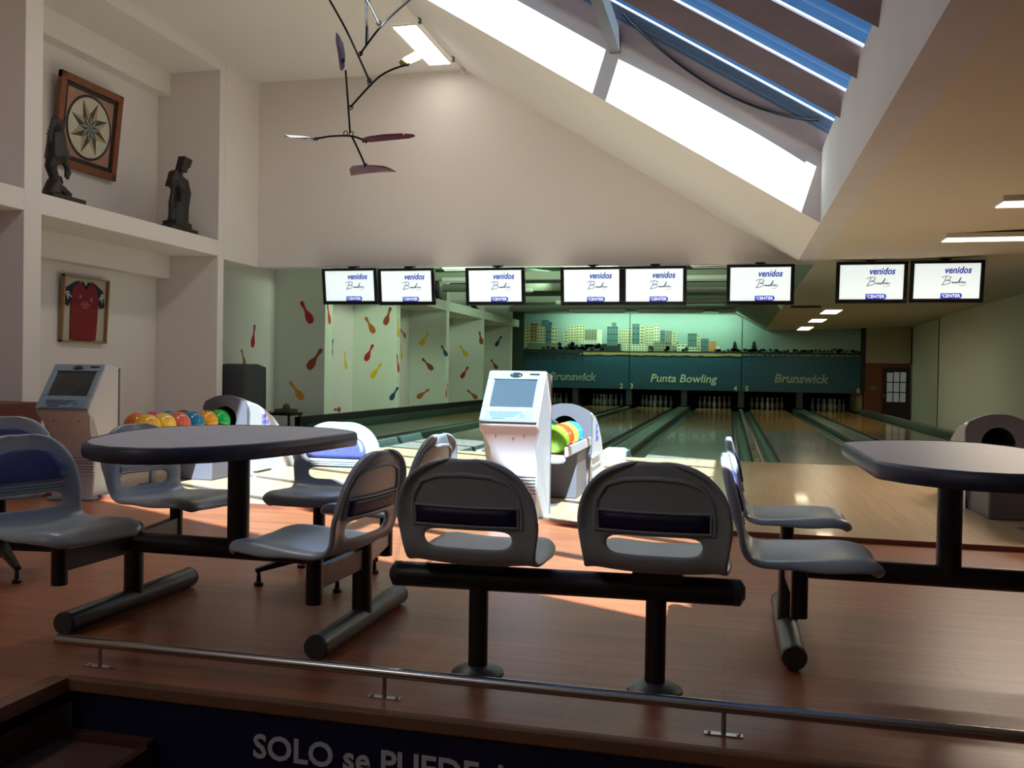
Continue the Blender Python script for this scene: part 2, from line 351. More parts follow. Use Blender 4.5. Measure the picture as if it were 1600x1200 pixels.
# ceiling lamps, high
hl = [(10.1, 11.44), (7.3, 8.75), (4.6, 6.0)]
for i, (y0, y1) in enumerate(hl):
    t_ = thing('ceiling_lamp', ['bright ceiling panel lamp nearest the bulkhead, beside the mobile', 'bright ceiling panel lamp cut by the top edge of the photo', 'third bright panel lamp of the high ceiling, nearest the viewer'][i], 'lamp', (-3.86, y0, ZC), 0, 'panel lamps of the high ceiling')
    b = MB(); b.box(-.15, .15, 0, y1-y0, -.014, 0); b.build('housing', WHITE_METAL, t_)
    b = MB(); b.box(-.146, .146, .004, y1-y0-.004, -.024, -.014); b.build('diffuser', TUBE, t_)
# low lamps on the right
for i, (y, lb) in enumerate([(9.64, 'long lit batten lamp on the low ceiling above the right screens'), (7.76, 'shorter lit batten lamp at the right edge nearer the viewer')]):
    t_ = thing('batten_lamp', lb, 'lamp', (2.02, y, ZL), 0, 'batten lamps on the low ceiling')
    b = MB(); b.box(0, 1.25, -.14, .14, -.045, .0); b.build('housing', WHITE_METAL, t_)
    b = MB(); b.box(.015, 1.235, -.12, .12, -.052, -.045); b.build('diffuser', TUBE_WARM, t_)
for i, (y, y2) in enumerate([(19.0, 20.2), (22.0, 23.2), (25.4, 27.1)]):
    t_ = thing('ceiling_lamp', ['lit square lamp over the right lanes, nearest of three', 'lit square lamp over the right lanes, middle of three', 'lit square lamp over the right lanes, farthest of three'][i], 'lamp', (2.0, y, ZL), 0, 'lamps over the right lanes')
    b = MB(); b.box(-.19, .19, 0, y2-y, -.06, 0); b.build('housing', WHITE_METAL, t_)
    b = MB(); b.box(-.16, .16, .03, y2-y-.03, -.068, -.06); b.build('diffuser', TUBE_WARM, t_)
dm = thing('dome_camera', 'small white dome camera under the low ceiling edge', 'camera', (.95, 18.1, ZL-.0))
b = MB(); b.lathe([(.09, -.03), (.09, 0)]); b.build('base', WHITE_METAL, dm)
b = MB(); b.lathe([(.02, -.12), (.06, -.10), (.08, -.06), (.08, -.03)]); b.build('dome', WHITE_METAL, dm, smooth=True)
b = MB(); b.box(1.15, 1.72, 18.7, 18.95, ZL-.03, ZL); tag(b.build('ceiling_bracket', PAINT_BLACK), 'flat black bracket strip on the low ceiling beside the dome camera', 'bracket')

# cross beams with unlit battens over the lanes
for i, (y, segs) in enumerate([(15.9, [(-5.2, -4.2), (-2.95, -1.95), (-.7, .2)]), (18.0, [(-5.9, -4.6), (-3.2, -1.8), (-1.2, .0)]), (20.4, [(-5.8, -4.5), (-3.6, -2.2), (-1.3, .1)]), (23.8, [(-4.6, -3.2), (-2.9, -1.5), (-1.3, .1)]), (27.1, [(-4.8, -3.1), (-2.75, -.8), (-.4, 1.05)])]):
    if True:
        b = MB(); b.box(XW, 0.25 if y < 24 else .02, y-.10, y+.10, 2.93, 3.1); struct(b.build('trim_%d' % (7+i), mat('pale_green_beam', (132, 140, 122), .8)), 'pale cross beam over the lanes')
    for (x0, x1) in segs:
        t_ = thing('batten_lamp', 'unlit white batten, ' + ['left', 'middle', 'right'][segs.index((x0, x1))] + ' one on the ' + ['nearest', 'second', 'third', 'fourth', 'farthest'][i] + ' cross beam over the lanes', 'lamp', (x0, y-.14, 2.93), 0, 'unlit battens over the lanes')
        x1_ = min(x1, .12 if y > 26 else .35)
        b = MB(); b.box(0, x1_-x0, -.04, .05, -.03, .05); b.build('housing', WHITE_METAL, t_)
        b = MB(); b.tube([(.03, 0, -.045), (x1_-x0-.03, 0, -.045)], .014, 8); b.build('tube', WHITE_METAL, t_)

# ------------------------------------------------------------------ lanes
PAIRS = [-4.846, -1.398, 2.05]
GX, LW, HP = .785/2, 1.054, 3.448/2
n = 0
for p, xc in enumerate(PAIRS):
    for s_ in (-1, 1):
        n += 1
        x0, x1 = sorted((xc+s_*GX, xc+s_*(GX+LW)))
        t_ = thing('bowling_lane', ['leftmost bowling lane, against the dark ledge of the green fins', 'bowling lane behind the central kiosk, right of a green capping', 'bowling lane between the central ball return and the number 3', 'bowling lane ending under the wording in the middle of the mural', 'bowling lane right of the metal divider with black slots', 'rightmost bowling lane, reflecting the back door'][n-1], 'lane', (0, 0, 0))
        b = MB(); b.box(x0, x1, YF, YF+6.3, -.06, 0); b.build('maple_section', LANE_A, t_)
        b = MB(); b.box(x0, x1, YF+6.3, YM+1.0, -.06, 0); b.build('pine_section', LANE_B, t_)
        for k in range(7):
            ax = (x0+x1)/2+(k-3)*.14; ay = YF+4.4-abs(k-3)*.28
            b = MB(); b.slab([(ax-.02, ay, .0), (ax+.02, ay, .0), (ax, ay+.16, .0)], (0, 0, .0012)); b.build('aiming_arrow', MAROON, t_)
        for gx0, gx1 in ((x0-.235, x0), (x1, x1+.235)):
            b = MB(); cx = (gx0+gx1)/2; prof = [(gx0+.008, -.005)]+[(cx-.105*math.cos(PI*k/8), -.02-.075*math.sin(PI*k/8)) for k in range(9)]+[(gx1-.008, -.005)]
            for k in range(len(prof)-1):
                b.quad((prof[k][0], YF, prof[k][1]), (prof[k+1][0], YF, prof[k+1][1]), (prof[k+1][0], YM+1, prof[k+1][1]), (prof[k][0], YM+1, prof[k][1]))
            b.quad((gx0, YF, -.1), (gx1, YF, -.1), (gx1, YF+.01, -.003), (gx0, YF+.01, -.003))
            b.build('gutter', GUTTER, t_, smooth=True)
    # capping between the two lanes of the pair
    cw = GX-.235
    t_ = thing('return_capping', ['green ball return capping beside the leftmost lanes', 'green ball return capping between lanes 2 and 3', 'green ball return capping between lanes 5 and 6'][p] if p != 1 else 'green ball return capping with pale rounded nose beside the middle lanes', 'capping', (xc, 0, 0))
    b = MB(); b.box(-cw+.02, cw-.02, YF+.35, YM+.5, -.02, .03); b.box(-cw, -cw+.025, YF+.1, YM+.5, -.06, .055); b.box(cw-.025, cw, YF+.1, YM+.5, -.06, .055)
    b.build('cover_strip', CAPPING, t_, bevel=.004)
    b = MB(); prof = [(-cw*.98, 0, -.02), (-cw*.98, 0, .05), (-cw*.7, 0, .085), (cw*.7, 0, .085), (cw*.98, 0, .05), (cw*.98, 0, -.02)]
    b.slab([(q[0], YF-.02, q[2]) for q in prof], (0, .42, 0)); b.build('nose_cap', RACK, t_, bevel=.02)
for x, lb in ((XW+.12, 'dark ledge strip along the foot of the white fins'), ((PAIRS[0]+PAIRS[1])/2, 'narrow divider strip between lanes 2 and 3 pairs'), ((PAIRS[1]+PAIRS[2])/2, 'narrow metal divider with black slots between lanes 4 and 5'), (PAIRS[2]+HP-.02, 'olive green capping rail along the right side of the last lane')):
    t_ = thing('lane_divider', lb, 'divider', (x, 0, 0)); hw = .04
    if x < -6: 
        b = MB(); b.box(-.12, .03, 12.95, YM, -.42, .0); b.build('ledge', PAINT_BLACK, t_); b = MB(); b.box(-.02, .03, 13.1, YM, 0, .14); b.build('dark_kerb', GUTTER, t_)
        b = MB(); b.box(-.12, -.02, 12.95, YM, 0, .26); b.build('back_board', PAINT_BLACK, t_)
        continue
    if x > 3: hw = .09; t_.location.x += .115 - .02
    b = MB(); b.box(-hw, hw, YF-.0, YM, -.06, .02 if x < 3 else .10); b.build('strip', CAPPING if x > 3 else mat('grey_brown_divider', (120, 118, 100), .35), t_, bevel=.008)
    if 0 < x < 1:
        for yy in (YF+1.7, YF+2.2, YF+2.35):
            b = MB(); b.box(-.018, .018, yy, yy+.12 if yy != YF+2.2 else yy+.05, .018, .0215); b.build('slot', BLACKHOLE, t_)
        b = MB(); b.sphere((0, YF+.12, .022), .014, 10, 6); b.build('bolt', STEEL, t_)
# pin decks, kickbacks, pins
prof = [(.026, 0), (.036, .02), (.0515, .08), (.0605, .115), (.057, .16), (.039, .21), (.0275, .245), (.0235, .26), (.024, .285), (.0315, .325), (.0325, .345), (.026, .368), (.008, .381)]
pb = MB(); pb.lathe(prof, seg=14)
PINM = mat('dimmed_white_pin', (150, 148, 140), .4)  # white pins coloured darker to stand in for the shade of the pit
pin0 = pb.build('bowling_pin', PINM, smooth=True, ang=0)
sb = MB(); sb.lathe([(.0247, .262), (.0252, .270), (.0262, .276)], seg=14); stripe0 = sb.build('neck_stripe', mat('red_stripe', (150, 20, 24), .4), pin0)
first = True; n = 0
DECK = ['the far left deck', 'the deck right of the kiosk', 'the deck under the number 3', 'the deck below the middle lettering', 'the deck right of the slotted divider', 'the far right pin deck']
PINPOS = [['white head pin at the front'], ['left white pin of the second row', 'right white pin of the second row'], ['left white pin of the third row', 'middle white pin of the third row', 'right white pin of the third row'],
          ['leftmost white pin of the back row', 'inner left white pin of the back row', 'inner right white pin of the back row', 'rightmost white pin of the back row']]
for p, xc in enumerate(PAIRS):
    for s_ in (-1, 1):
        n += 1; lx = xc+s_*(GX+LW/2)
        for r in range(4):
            for k in range(r+1):
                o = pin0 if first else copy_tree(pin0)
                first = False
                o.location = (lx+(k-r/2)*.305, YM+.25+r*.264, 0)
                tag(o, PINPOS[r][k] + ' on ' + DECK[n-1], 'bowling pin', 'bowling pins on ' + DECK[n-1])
b = MB(); b.box(XBACK, XR+.3, YM+1.6, YM+1.75, -.5, 3.5); struct(b.build('wall_pit', mat('black_pit', (6, 7, 7), .9)), 'black curtain wall behind the pins')
for i, x in enumerate([PAIRS[0]-HP, PAIRS[0], PAIRS[0]+HP, PAIRS[1], PAIRS[1]+HP, PAIRS[2], 3.57]):
    hw_ = .05 if i == 6 else .09
    b = MB(); b.box(x-hw_, x+hw_, YM+.06, YM+1.58, .06, .9); b.box(x-hw_, x+hw_, YM+.04, YM+.06, .06, .56, 1)
    tag(b.build('pin_divider', [mat('dark_kickback', (26, 28, 28), .7), mat('dark_divider_face', (44, 46, 42), .6)]), 'dark upright board under the mural, ' + ['at its left end', 'between the two far left decks', 'under the left mural seam', 'between the two middle decks', 'under the right mural seam', 'between the two far right decks', 'at its right end'][i], 'divider', 'dividers between the pin decks')
b = MB(); b.box(XBACK, 3.9, YM+.1, YM+1.6, 3.0, 3.1); struct(b.build('ceiling_pit', MATS['black_pit']))
b = MB(); b.box(3.64, 3.875, YM+.3, YM+.34, .005, .62); tag(b.build('lit_wall_strip', mat('painted_lit_wall', (196, 170, 110), .6)), 'pale strip painted as lit wall through the gap right of the last pin deck', 'board')  # pale yellow colour stands in for the lit wall behind the gap

# ------------------------------------------------------------------ masking mural
SKYM = mat('mural_sky', (140, 166, 156), .6, noise=((.5, .5, .9), .10)); SEAM = mat('mural_sea', (20, 72, 88), .5, noise=((.5, 1, 9), .2))
CREAM = mat('mural_cream_block', (186, 184, 142), .6); TEAL = mat('mural_teal_block', (70, 108, 108), .6); TREE = mat('mural_dark_trees', (22, 34, 30), .7); SAND = mat('mural_sand', (150, 136, 84), .7)
WINM = mat('mural_windows', (76, 88, 72), .6); ORNG = mat('mural_orange_block', (170, 122, 70), .6); GREYB = mat('mural_grey_block', (120, 128, 104), .6); PALE = mat('mural_pale_band', (200, 204, 176), .6)
MM = [SKYM, SEAM, CREAM, TEAL, TREE, SAND, WINM, ORNG, GREYB, PALE]
xb = [PAIRS[0]-HP, PAIRS[0]+HP, PAIRS[1]+HP, PAIRS[2]+HP]
def W(x, y): q = at(x, y, Y=YM); return q.x, q.z
ZB = .565; ZSEA = W(1100, 551)[1]
builds = [  # px rect x0,y0,x1,y1, material, storeys, windows across
 (816, 510, 827, 540, 2, 6, 2), (829, 505, 840, 534, 7, 6, 2), (839, 508, 853, 540, 2, 7, 3), (853, 503, 862, 540, 3, 6, 2), (862, 511, 871, 540, 2, 5, 2), (848, 500, 858, 510, 3, 0, 0),
 (887, 509, 901, 534, 2, 6, 3), (900, 508, 914, 534, 2, 6, 3), (881, 517, 888, 536, 2, 4, 1), (914, 515, 933, 536, 8, 5, 4), (933, 515, 941, 538, 9, 0, 0), (949, 510, 965, 540, 3, 6, 4), (956, 504, 963, 511, 3, 0, 0),
 (968, 516, 984, 542, 2, 6, 5), (984, 511, 994, 542, 2, 7, 3), (988, 506, 999, 538, 3, 7, 2), (1000, 510, 1007, 538, 2, 6, 1), (1010, 509, 1021, 540, 2, 7, 3), (1022, 507, 1030, 540, 9, 7, 2), (1032, 516, 1039, 538, 3, 5, 2),
 (1040, 517, 1050, 540, 8, 6, 3), (1050, 520, 1057, 540, 2, 5, 1), (1075, 521, 1089, 548, 3, 6, 4), (1089, 523, 1094, 548, 2, 5, 1), (1095, 529, 1107, 548, 3, 5, 3), (1107, 533, 1119, 549, 7, 0, 0), (1119, 541, 1124, 549, 9, 0, 0),
 (825, 536, 873, 548, 8, 3, 9), (905, 531, 932, 538, 9, 2, 6), (974, 538, 1012, 549, 9, 3, 8), (1012, 534, 1060, 549, 8, 3, 9), (1058, 538, 1076, 549, 9, 2, 3), (944, 537, 970, 549, 4, 0, 0), (1076, 541, 1095, 549, 9, 2, 4)]
texts = [('Brunswick', 894, 589, 72), ('Punta Bowling', 1067, 592, 104), ('Brunswick', 1250.5, 592.5, 84)]
nums = [[(971, 603.5, '2')], [(987, 603.5, '3'), (1149, 607.5, '4')], [(1167, 607.5, '5'), (1341, 610.5, '6')]]
LIT = mat('mural_lettering', (190, 200, 170), .6)
for p in range(3):
    X0, X1 = xb[p]+.012, xb[p+1]-.012
    t_ = thing('masking_mural', ['left third of the city skyline mural, with number 2', 'middle third of the city skyline mural, with numbers 3 and 4', 'right third of the skyline mural, open sea, with numbers 5 and 6'][p], 'mural', ((X0+X1)/2, YM, ZB))
    ox = (X0+X1)/2
    def L(x, z, d=0): return (x-ox, -d, z-ZB)
    b = MB()
    if p == 0: top = [(X1, 2.95), (X0, 2.95)]
    elif p == 1: top = [(X1, 2.82), (.15, 2.92), (X0, 2.95)]
    else: top = [(X1, 2.44), (XS+.22, 2.44), (X0, 2.82)]
    b.slab([L(X0, ZSEA), L(X1, ZSEA)]+[L(*q) for q in top], (0, .04, 0), 0)
    b.build('sky_panel', SKYM, t_)
    b = MB(); b.slab([L(X0, ZB), L(X1, ZB), L(X1, ZSEA), L(X0, ZSEA)], (0, .04, 0)); b.build('sea_panel', SEAM, t_)
    b = MB()
    def rect(x0, z0, x1, z1, d, mi):
        x0 = max(x0, X0); x1 = min(x1, X1)
        if x1-x0 < .01: return
        b.slab([L(x0, z0, d), L(x1, z0, d), L(x1, z1, d), L(x0, z1, d)], (0, -.002, 0), mi)
    for i, (a, c, d_, e, mi, st_, na) in enumerate(builds):
        x0, z1 = W(a, c); x1, z0 = W(d_, e)
        dd = .001+.004*(i % 6)+.0005*i
        rect(x0, z0, x1, z1, dd, mi)
        for r in range(st_):
            for q in range(na):
                wx = x0+(x1-x0)*(q+.2)/na; wz = z0+(z1-z0)*(r+.35)/st_
                rect(wx, wz, wx+(x1-x0)*.62/na, wz+(z1-z0)*.38/st_, dd+.003, 4 if mi in (3, 7) and r % 2 else 6)
    def tree(px, py_, r, d=.03):
        x, z = W(px, py_); 
        if X0 < x-r and x+r < X1: b.slab([L(x+r*math.cos(2*PI*k/7)*random.uniform(.7, 1.1), z+r*math.sin(2*PI*k/7)*random.uniform(.7, 1.1), d) for k in range(7)], (0, -.002, 0), 4)
    rnd = random.Random(3+p)
    for k in range(46):
        px = rnd.uniform(873, 945); tree(px, rnd.uniform(537, 548), rnd.uniform(.03, .09))
    for k in range(30): tree(rnd.uniform(816, 1075), rnd.uniform(543, 549), rnd.uniform(.04, .08))
    for k in range(130): tree(rnd.uniform(1115, 1352), rnd.uniform(546.5, 551), rnd.uniform(.02, .06))
    for px in (1148, 1178):
        x, z = W(px, 549)
        for q in range(4):
            if X0 < x-.1 and x+.1 < X1: b.slab([L(x-.12+.02*q, z+.07*q, .03), L(x+.12-.02*q, z+.07*q, .03), L(x, z+.12+.07*q, .03)], (0, -.002, 0), 4)
    rect(X0, W(0, 552)[1] if False else ZSEA-.005, X1, ZSEA+.035, .034, 4)
    if p < 2:
        for k in range(24):
            xa = X0+(X1-X0)*k/24; xz = X0+(X1-X0)*(k+1)/24; rect(max(xa, -4.7), ZSEA-.06-.03*rnd.random()-.03, xz, ZSEA-.02, .03, 5)
    else:
        for k in range(24):
            xa = X0+(X1-X0)*k/24; xz = X0+(X1-X0)*(k+rnd.uniform(.4, 1))/24; rect(xa, ZSEA-.06-.02*rnd.random(), xz, ZSEA-.035, .03, 8)
    if p == 0:      # pier
        rect(X0, ZSEA-.06, X0+1.95, ZSEA+.05, .037, 4)
        for k in range(19): rect(X0+.03+k*.105, ZSEA-.32+.05*(k % 3), X0+.07+k*.105, ZSEA, .036, 4)
    pr = b.build('skyline_print', MM, t_); pr['kind'] = 'stuff'
    body, cx, cyy, wpx = texts[p]; c0 = W(cx, cyy); wid = W(cx+wpx/2, cyy)[0]-W(cx-wpx/2, cyy)[0]
    M = wallM((c0[0]-ox, -.012, c0[1]-ZB), (1, 0, 0), (0, 0, 1))
    o = text('lettering', body, .40, LIT, M, t_, shear=.18, weight=.006 if p == 1 else 0, depth=.004, outline=None if p == 1 else .0075)
    cur = o.dimensions.x; s_ = wid/cur if cur > 0 else 1
    o.data.transform(Matrix.Translation((c0[0]-ox, 0, c0[1]-ZB)) @ Matrix.Diagonal((s_, 1, max(s_, .8), 1)) @ Matrix.Translation((-(c0[0]-ox), 0, -(c0[1]-ZB))))
    for px, pyy, ch in nums[p]:
        q = W(px, pyy); text('number', ch, .22, LIT, wallM((q[0]-ox, -.012, q[1]-ZB), (1, 0, 0), (0, 0, 1)), t_, weight=.004)
        q2 = W(px+(-11 if ch in '246' else 11), pyy); bb = MB(); bb.box(q2[0]-ox-.10, q2[0]-ox-.02, -.014, 0, q2[1]-ZB-.03, q2[1]-ZB+.03); bb.box(q2[0]-ox+.02, q2[0]-ox+.10, -.014, 0, q2[1]-ZB-.03, q2[1]-ZB+.03); bb.build('indicator_light', mat('dim_red_indicator', (90, 40, 36), .4), t_)
b = MB(); b.box(XBACK, xb[0]+.0, YM-.05, YM+.0, -.4, 3.4); struct(b.build('wall_hall_back', mat('dark_green_wall', (52, 66, 54), .9)), 'dark strip left of the mural')
b = MB(); b.box(xb[0], 3.9, YM+.06, YM+.1, 2.4, 3.4); struct(b.build('wall_hall_back', CEIL_DARK), 'dark wall over the mural')

# back door, right of the mural
b = MB(); b.box(3.88, XR, YM, YM+.1, 1.47, 3.1); struct(b.build('wall_back_panel', mat('cream_back_panel', (168, 160, 130), .8)), 'cream panel above the back door')
b = MB(); b.box(3.755, 3.90, YM-.01, YM+.05, .62, 3.0); b.box(3.87, 5.18, YM-.015, YM, 1.45, 1.475); b.box(5.15, 5.18, YM-.015, YM, 1.47, 2.53); struct(b.build('trim_12', PAINT_BLACK))
b = MB(); b.box(3.88, 4.38, YM, YM+.08, -.42, 1.46); b.box(4.38, 5.15, YM, YM+.08, 1.3, 1.46); struct(b.build('wall_back_board', mat('red_brown_board', (116, 62, 38), .6)), 'red brown boarding around the back door')
dr = thing('door_1', 'dark wooden door with nine glass panes at the back right', 'door', (4.38, YM-.02, -.42)); dr['kind'] = 'structure'
DW = mat('dark_door_wood', (48, 26, 18), .5)
b = MB(); b.box(0, .77, 0, .05, 0, .75); b.box(0, .12, 0, .05, .75, 1.78); b.box(.66, .77, 0, .05, .75, 1.78); b.box(.12, .66, 0, .05, 1.64, 1.78)
for k in (1, 2): b.box(.12+k*.18-.012, .12+k*.18+.012, -.005, .05, .75, 1.64); b.box(.12, .66, -.005, .05, .75+k*.297-.012, .75+k*.297+.012)
b.build('door_leaf', DW, dr)
GP = mat('frosted_pane', (150, 156, 150), .3, emit=.22)  # faint glow stands in for the lit room behind the door
for r in range(3):
    for k in range(3): b = MB(); b.box(.13+k*.18, .29+k*.18, .02, .03, .76+r*.297, 1.03+r*.297); b.build('glass_pane', GP, dr)
b = MB(); b.tube([(.04, -.05, .9), (.04, -.05, .98)], .012, 8); b.build('handle', STEEL, dr)
b = MB(); b.box(3.98, 4.28, YM-.012, YM, .66, .82); sg = b.build('notice', mat('brown_notice', (104, 64, 46), .5)); tag(sg, 'small brown notice with faint lines left of the back door', 'sign')
b = MB()
for k in range(3): b.box(4.02+.02*k, 4.24-.02*k, YM-.015, YM-.012, .70+.035*k, .715+.035*k)
b.build('faint_text_lines', mat('faint_text', (150, 120, 100), .6), sg)

# ------------------------------------------------------------------ wall stickers shaped like pins
def pin_outline(L_):
    pr = [(0, 0), (.09, .02), (.14, .10), (.165, .22), (.15, .34), (.10, .46), (.06, .56), (.05, .66), (.06, .76), (.085, .86), (.08, .95), (.045, .995), (0, 1)]
    return [(x*L_, y*L_-L_/2) for x, y in pr]+[(-x*L_, y*L_-L_/2) for x, y in pr[-2:0:-1]]
SCOL = {'red': (176, 30, 36), 'rust': (150, 66, 30), 'orange': (176, 96, 30), 'amber': (226, 150, 24), 'yellow': (222, 186, 20), 'blue': (20, 60, 100), 'teal': (20, 92, 104), 'scarlet': (206, 70, 40)}
def sticker(px, py_, dpx, dpy, plane, val, col, where, long_=.46):
    """centre pixel, vector head->base in pixels, wall plane"""
    k = {plane: val}
    c = at(px, py_, **k); h = at(px-dpx/2, py_-dpy/2, **k); t2 = at(px+dpx/2, py_+dpy/2, **k)
    d = h-t2; L_ = min(max(d.length, .30), .6); d.normalize()
    nrm = Vector((0, -1, 0)) if plane == 'Y' else Vector((1, 0, 0))
    s_ = d.cross(nrm).normalized(); c = c+nrm*.0005
    b = MB(); b.slab([c+s_*x+d*y for x, y in pin_outline(L_)], nrm*.003)
    tag(b.build('wall_sticker', mat('sticker_'+col, SCOL[col], .5)), '%s bowling pin sticker %s' % (col, where), 'sticker', 'pin stickers on the niche walls')
Y1, Y2, Y3, Y4, Y5 = 14.0, 17.29, 20.66, 23.9, 27.15
fins_ = 'on the grey fin side before the green bays'
sticker(479, 488, 17, 34, 'Y', Y1, 'red', 'high on the grey fin side'); sticker(492, 561, -22, 32, 'Y', Y1, 'rust', 'half way up '+fins_); sticker(463, 610, 21, 28, 'Y', Y1, 'amber', 'low '+fins_)
sticker(396, 525, -4, 36, 'X', XBACK, 'red', 'on the first bay back wall above the dust cover'); sticker(380, 559, 5, 22, 'X', XBACK, 'orange', 'peeking over the grey dust cover')
sticker(513.5, 491, 4, 31, 'X', XW, 'scarlet', 'on the narrow face of the first pier')
g2 = 'on the second bay wall'
sticker(518.5, 544, -3, 28, 'X', XBACK+.0, 'blue', 'just right of the first pier'); sticker(539.5, 563, 3, 29, 'X', XBACK, 'yellow', 'thin and low on the back wall of the second bay')
sticker(578, 508, 14, 25, 'Y', Y2, 'orange', 'high '+g2+', left one of the top two'); sticker(606, 494, -9, 28, 'Y', Y2, 'rust', 'highest '+g2+' beside the second pier'); sticker(577, 551, -12, 26, 'Y', Y2, 'red', 'half way up '+g2)
sticker(588, 579, -16, 23, 'Y', Y2, 'yellow', 'below the red one '+g2); sticker(616, 615, -12, 20, 'Y', Y2, 'blue', 'low '+g2+' beside the second pier'); sticker(527, 640, 11, 0, 'X', XBACK, 'rust', 'lying low near the floor of the second bay')
sticker(622, 512, 2, 30, 'X', XW, 'yellow', 'on the narrow face of the second pier, upper'); sticker(621.5, 568, 3, 28, 'X', XW, 'scarlet', 'on the narrow face of the second pier, lower')
g3 = 'on the third bay wall'
sticker(630, 521, 8, 12, 'X', XBACK, 'orange', 'high at the left of the third bay'); sticker(627, 549, 2, 24, 'X', XBACK, 'yellow', 'thin one at the left of the third bay')
sticker(663, 530, -13, 20, 'Y', Y3, 'yellow', 'high '+g3); sticker(668, 569, 17, 18, 'Y', Y3, 'rust', 'half way up '+g3); sticker(661, 615, -19, 14, 'Y', Y3, 'orange', 'low '+g3); sticker(694, 548, 9, 17, 'Y', Y3, 'teal', 'at the right end of the third bay'); sticker(698, 610, -2, 22, 'X', XW, 'scarlet', 'low on the narrow third pier')
g4 = 'on the fourth bay wall'
sticker(724, 548, 12, 17, 'Y', Y4, 'yellow', 'left '+g4); sticker(726, 582, -11, 18, 'Y', Y4, 'red', 'half way up '+g4); sticker(738, 616, 16, 14, 'Y', Y4, 'orange', 'low '+g4); sticker(751, 528, 4, 20, 'Y', Y4, 'rust', 'high '+g4)
sticker(779, 533, -9, 16, 'Y', Y5, 'blue', 'high on the fifth bay wall'); sticker(772, 569, 10, 15, 'Y', Y5, 'rust', 'on the fifth bay wall beside the kiosk top')
sticker(755, 571, 1.5, 14, 'X', XW, 'yellow', 'on the narrow fourth pier')

# ------------------------------------------------------------------ screens
tvb = MB(); tvb.box(-.405, .405, -.03, .03, -.25, .25)
tvx = [(-5.14, 2.175), (-4.31, 2.165), (-3.06, 2.16), (-1.77, 2.155), (-.965, 2.155), (.335, 2.16), (1.625, 2.175), (2.46, 2.18)]
tvn = ['first', 'second', 'third', 'fourth', 'fifth', 'sixth', 'seventh', 'eighth']
tv0 = thing('wall_screen', '', 'screen', (0, 0, 0), 0, 'screens hung under the bulkhead')
fb = MB(); 
fb.box(-.405, .405, -.02, .035, .213, .25); fb.box(-.405, .405, -.02, .035, -.25, -.20); fb.box(-.405, -.36, -.02, .035, -.20, .213); fb.box(.36, .405, -.02, .035, -.20, .213)
fb.build('bezel', BLACK_TV, tv0, bevel=.006)
fb = MB(); fb.box(-.39, .39, .035, .075, -.22, .22); fb.box(-.015, .015, -.022, -.019, -.229, -.222); fb.build('rear_case', BLACK_TV, tv0)
fb = MB(); fb.box(-.365, .365, -.004, .034, -.205, .218); disp = fb.build('display', SCREEN, tv0)
text('greeting', 'venidos', .112, INK_BLUE, wallM((.115, -.006, .132), (1, 0, 0), (0, 0, 1)), disp, shear=.25, weight=.003, depth=.001, sx=.84)
sc = MB()
def stroke(pts, r=.0042):
    pts = [(x*1.0, z) for x, z in pts]; out = []
    for i in range(len(pts)-1):
        for k in range(6):
            u = k/6; p0 = pts[max(i-1, 0)]; p1 = pts[i]; p2 = pts[i+1]; p3 = pts[min(i+2, len(pts)-1)]
            out.append(tuple(.5*((2*p1[a])+(-p0[a]+p2[a])*u+(2*p0[a]-5*p1[a]+4*p2[a]-p3[a])*u*u+(-p0[a]+3*p1[a]-3*p2[a]+p3[a])*u**3) for a in (0, 1)))
    out.append(pts[-1]); sc.tube([(x, -.006, z) for x, z in out], r, 5)
stroke([(-.055, .045), (-.02, .062), (.03, .06), (.045, .045), (.02, .02), (-.01, .012), (.03, .012), (.045, -.005), (.02, -.025), (-.02, -.035), (-.055, -.042)], .0038)
stroke([(-.005, .055), (-.02, .01), (-.045, -.035)], .004)
sc.sphere((.068, -.006, -.012), .011, 8, 6)
stroke([(.085, -.005), (.088, -.02), (.1, -.005), (.104, -.02), (.12, .0)]); stroke([(.12, -.02), (.15, .04), (.155, .045), (.135, -.01), (.14, -.022)]); stroke([(.155, -.005), (.152, -.02), (.165, -.003), (.172, -.003), (.178, -.02), (.192, -.002)]); stroke([(.2, .0), (.19, -.012), (.203, -.012), (.208, -.002), (.2, -.035), (.165, -.052), (.14, -.045)], .002)
sc.build('script_logo', INK_DARK, disp)
bx = MB(); bx.slab([(-.06, -.0045, -.2), (.15, -.0045, -.2), (.168, -.0045, -.193), (.178, -.0045, -.168), (.168, -.0045, -.143), (.15, -.0045, -.137), (-.06, -.0045, -.137)], (0, -.001, 0)); bx.build('blue_box', mat('screen_blue_box', (44, 58, 170), .5, emit=.8), disp)
text('box_word', "'CENTER", .052, INK_WHITE, wallM((.055, -.0065, -.17), (1, 0, 0), (0, 0, 1)), disp, weight=.0012, depth=.0006)
mb = MB(); mb.box(-.2, .2, .07, .10, -.05, .05); mb.box(-.03, .03, .10, .15, -.02, .27); mb.box(-.06, .06, .10, .22, .25, .27); mb.build('mount_bracket', PAINT_BLACK, tv0)
pos_lb = ['leftmost lit screen of the row, over the first pin wall', 'second lit screen, paired right of the leftmost one', 'single lit screen over the left green niches', 'fourth lit screen, left one of the pair over the kiosk and lane 2', 'fifth lit screen, right one of the pair over the number 3', 'single lit screen at the right end of the bulkhead', 'seventh lit screen, left one of the right hand pair', 'rightmost lit screen of the row']
for i, (x, z) in enumerate(tvx):
    o = tv0 if i == 0 else copy_tree(tv0)
    o.location = (x, 11.5, z-.0); o.rotation_euler = (math.radians(9), 0, 0); o['label'] = pos_lb[i]

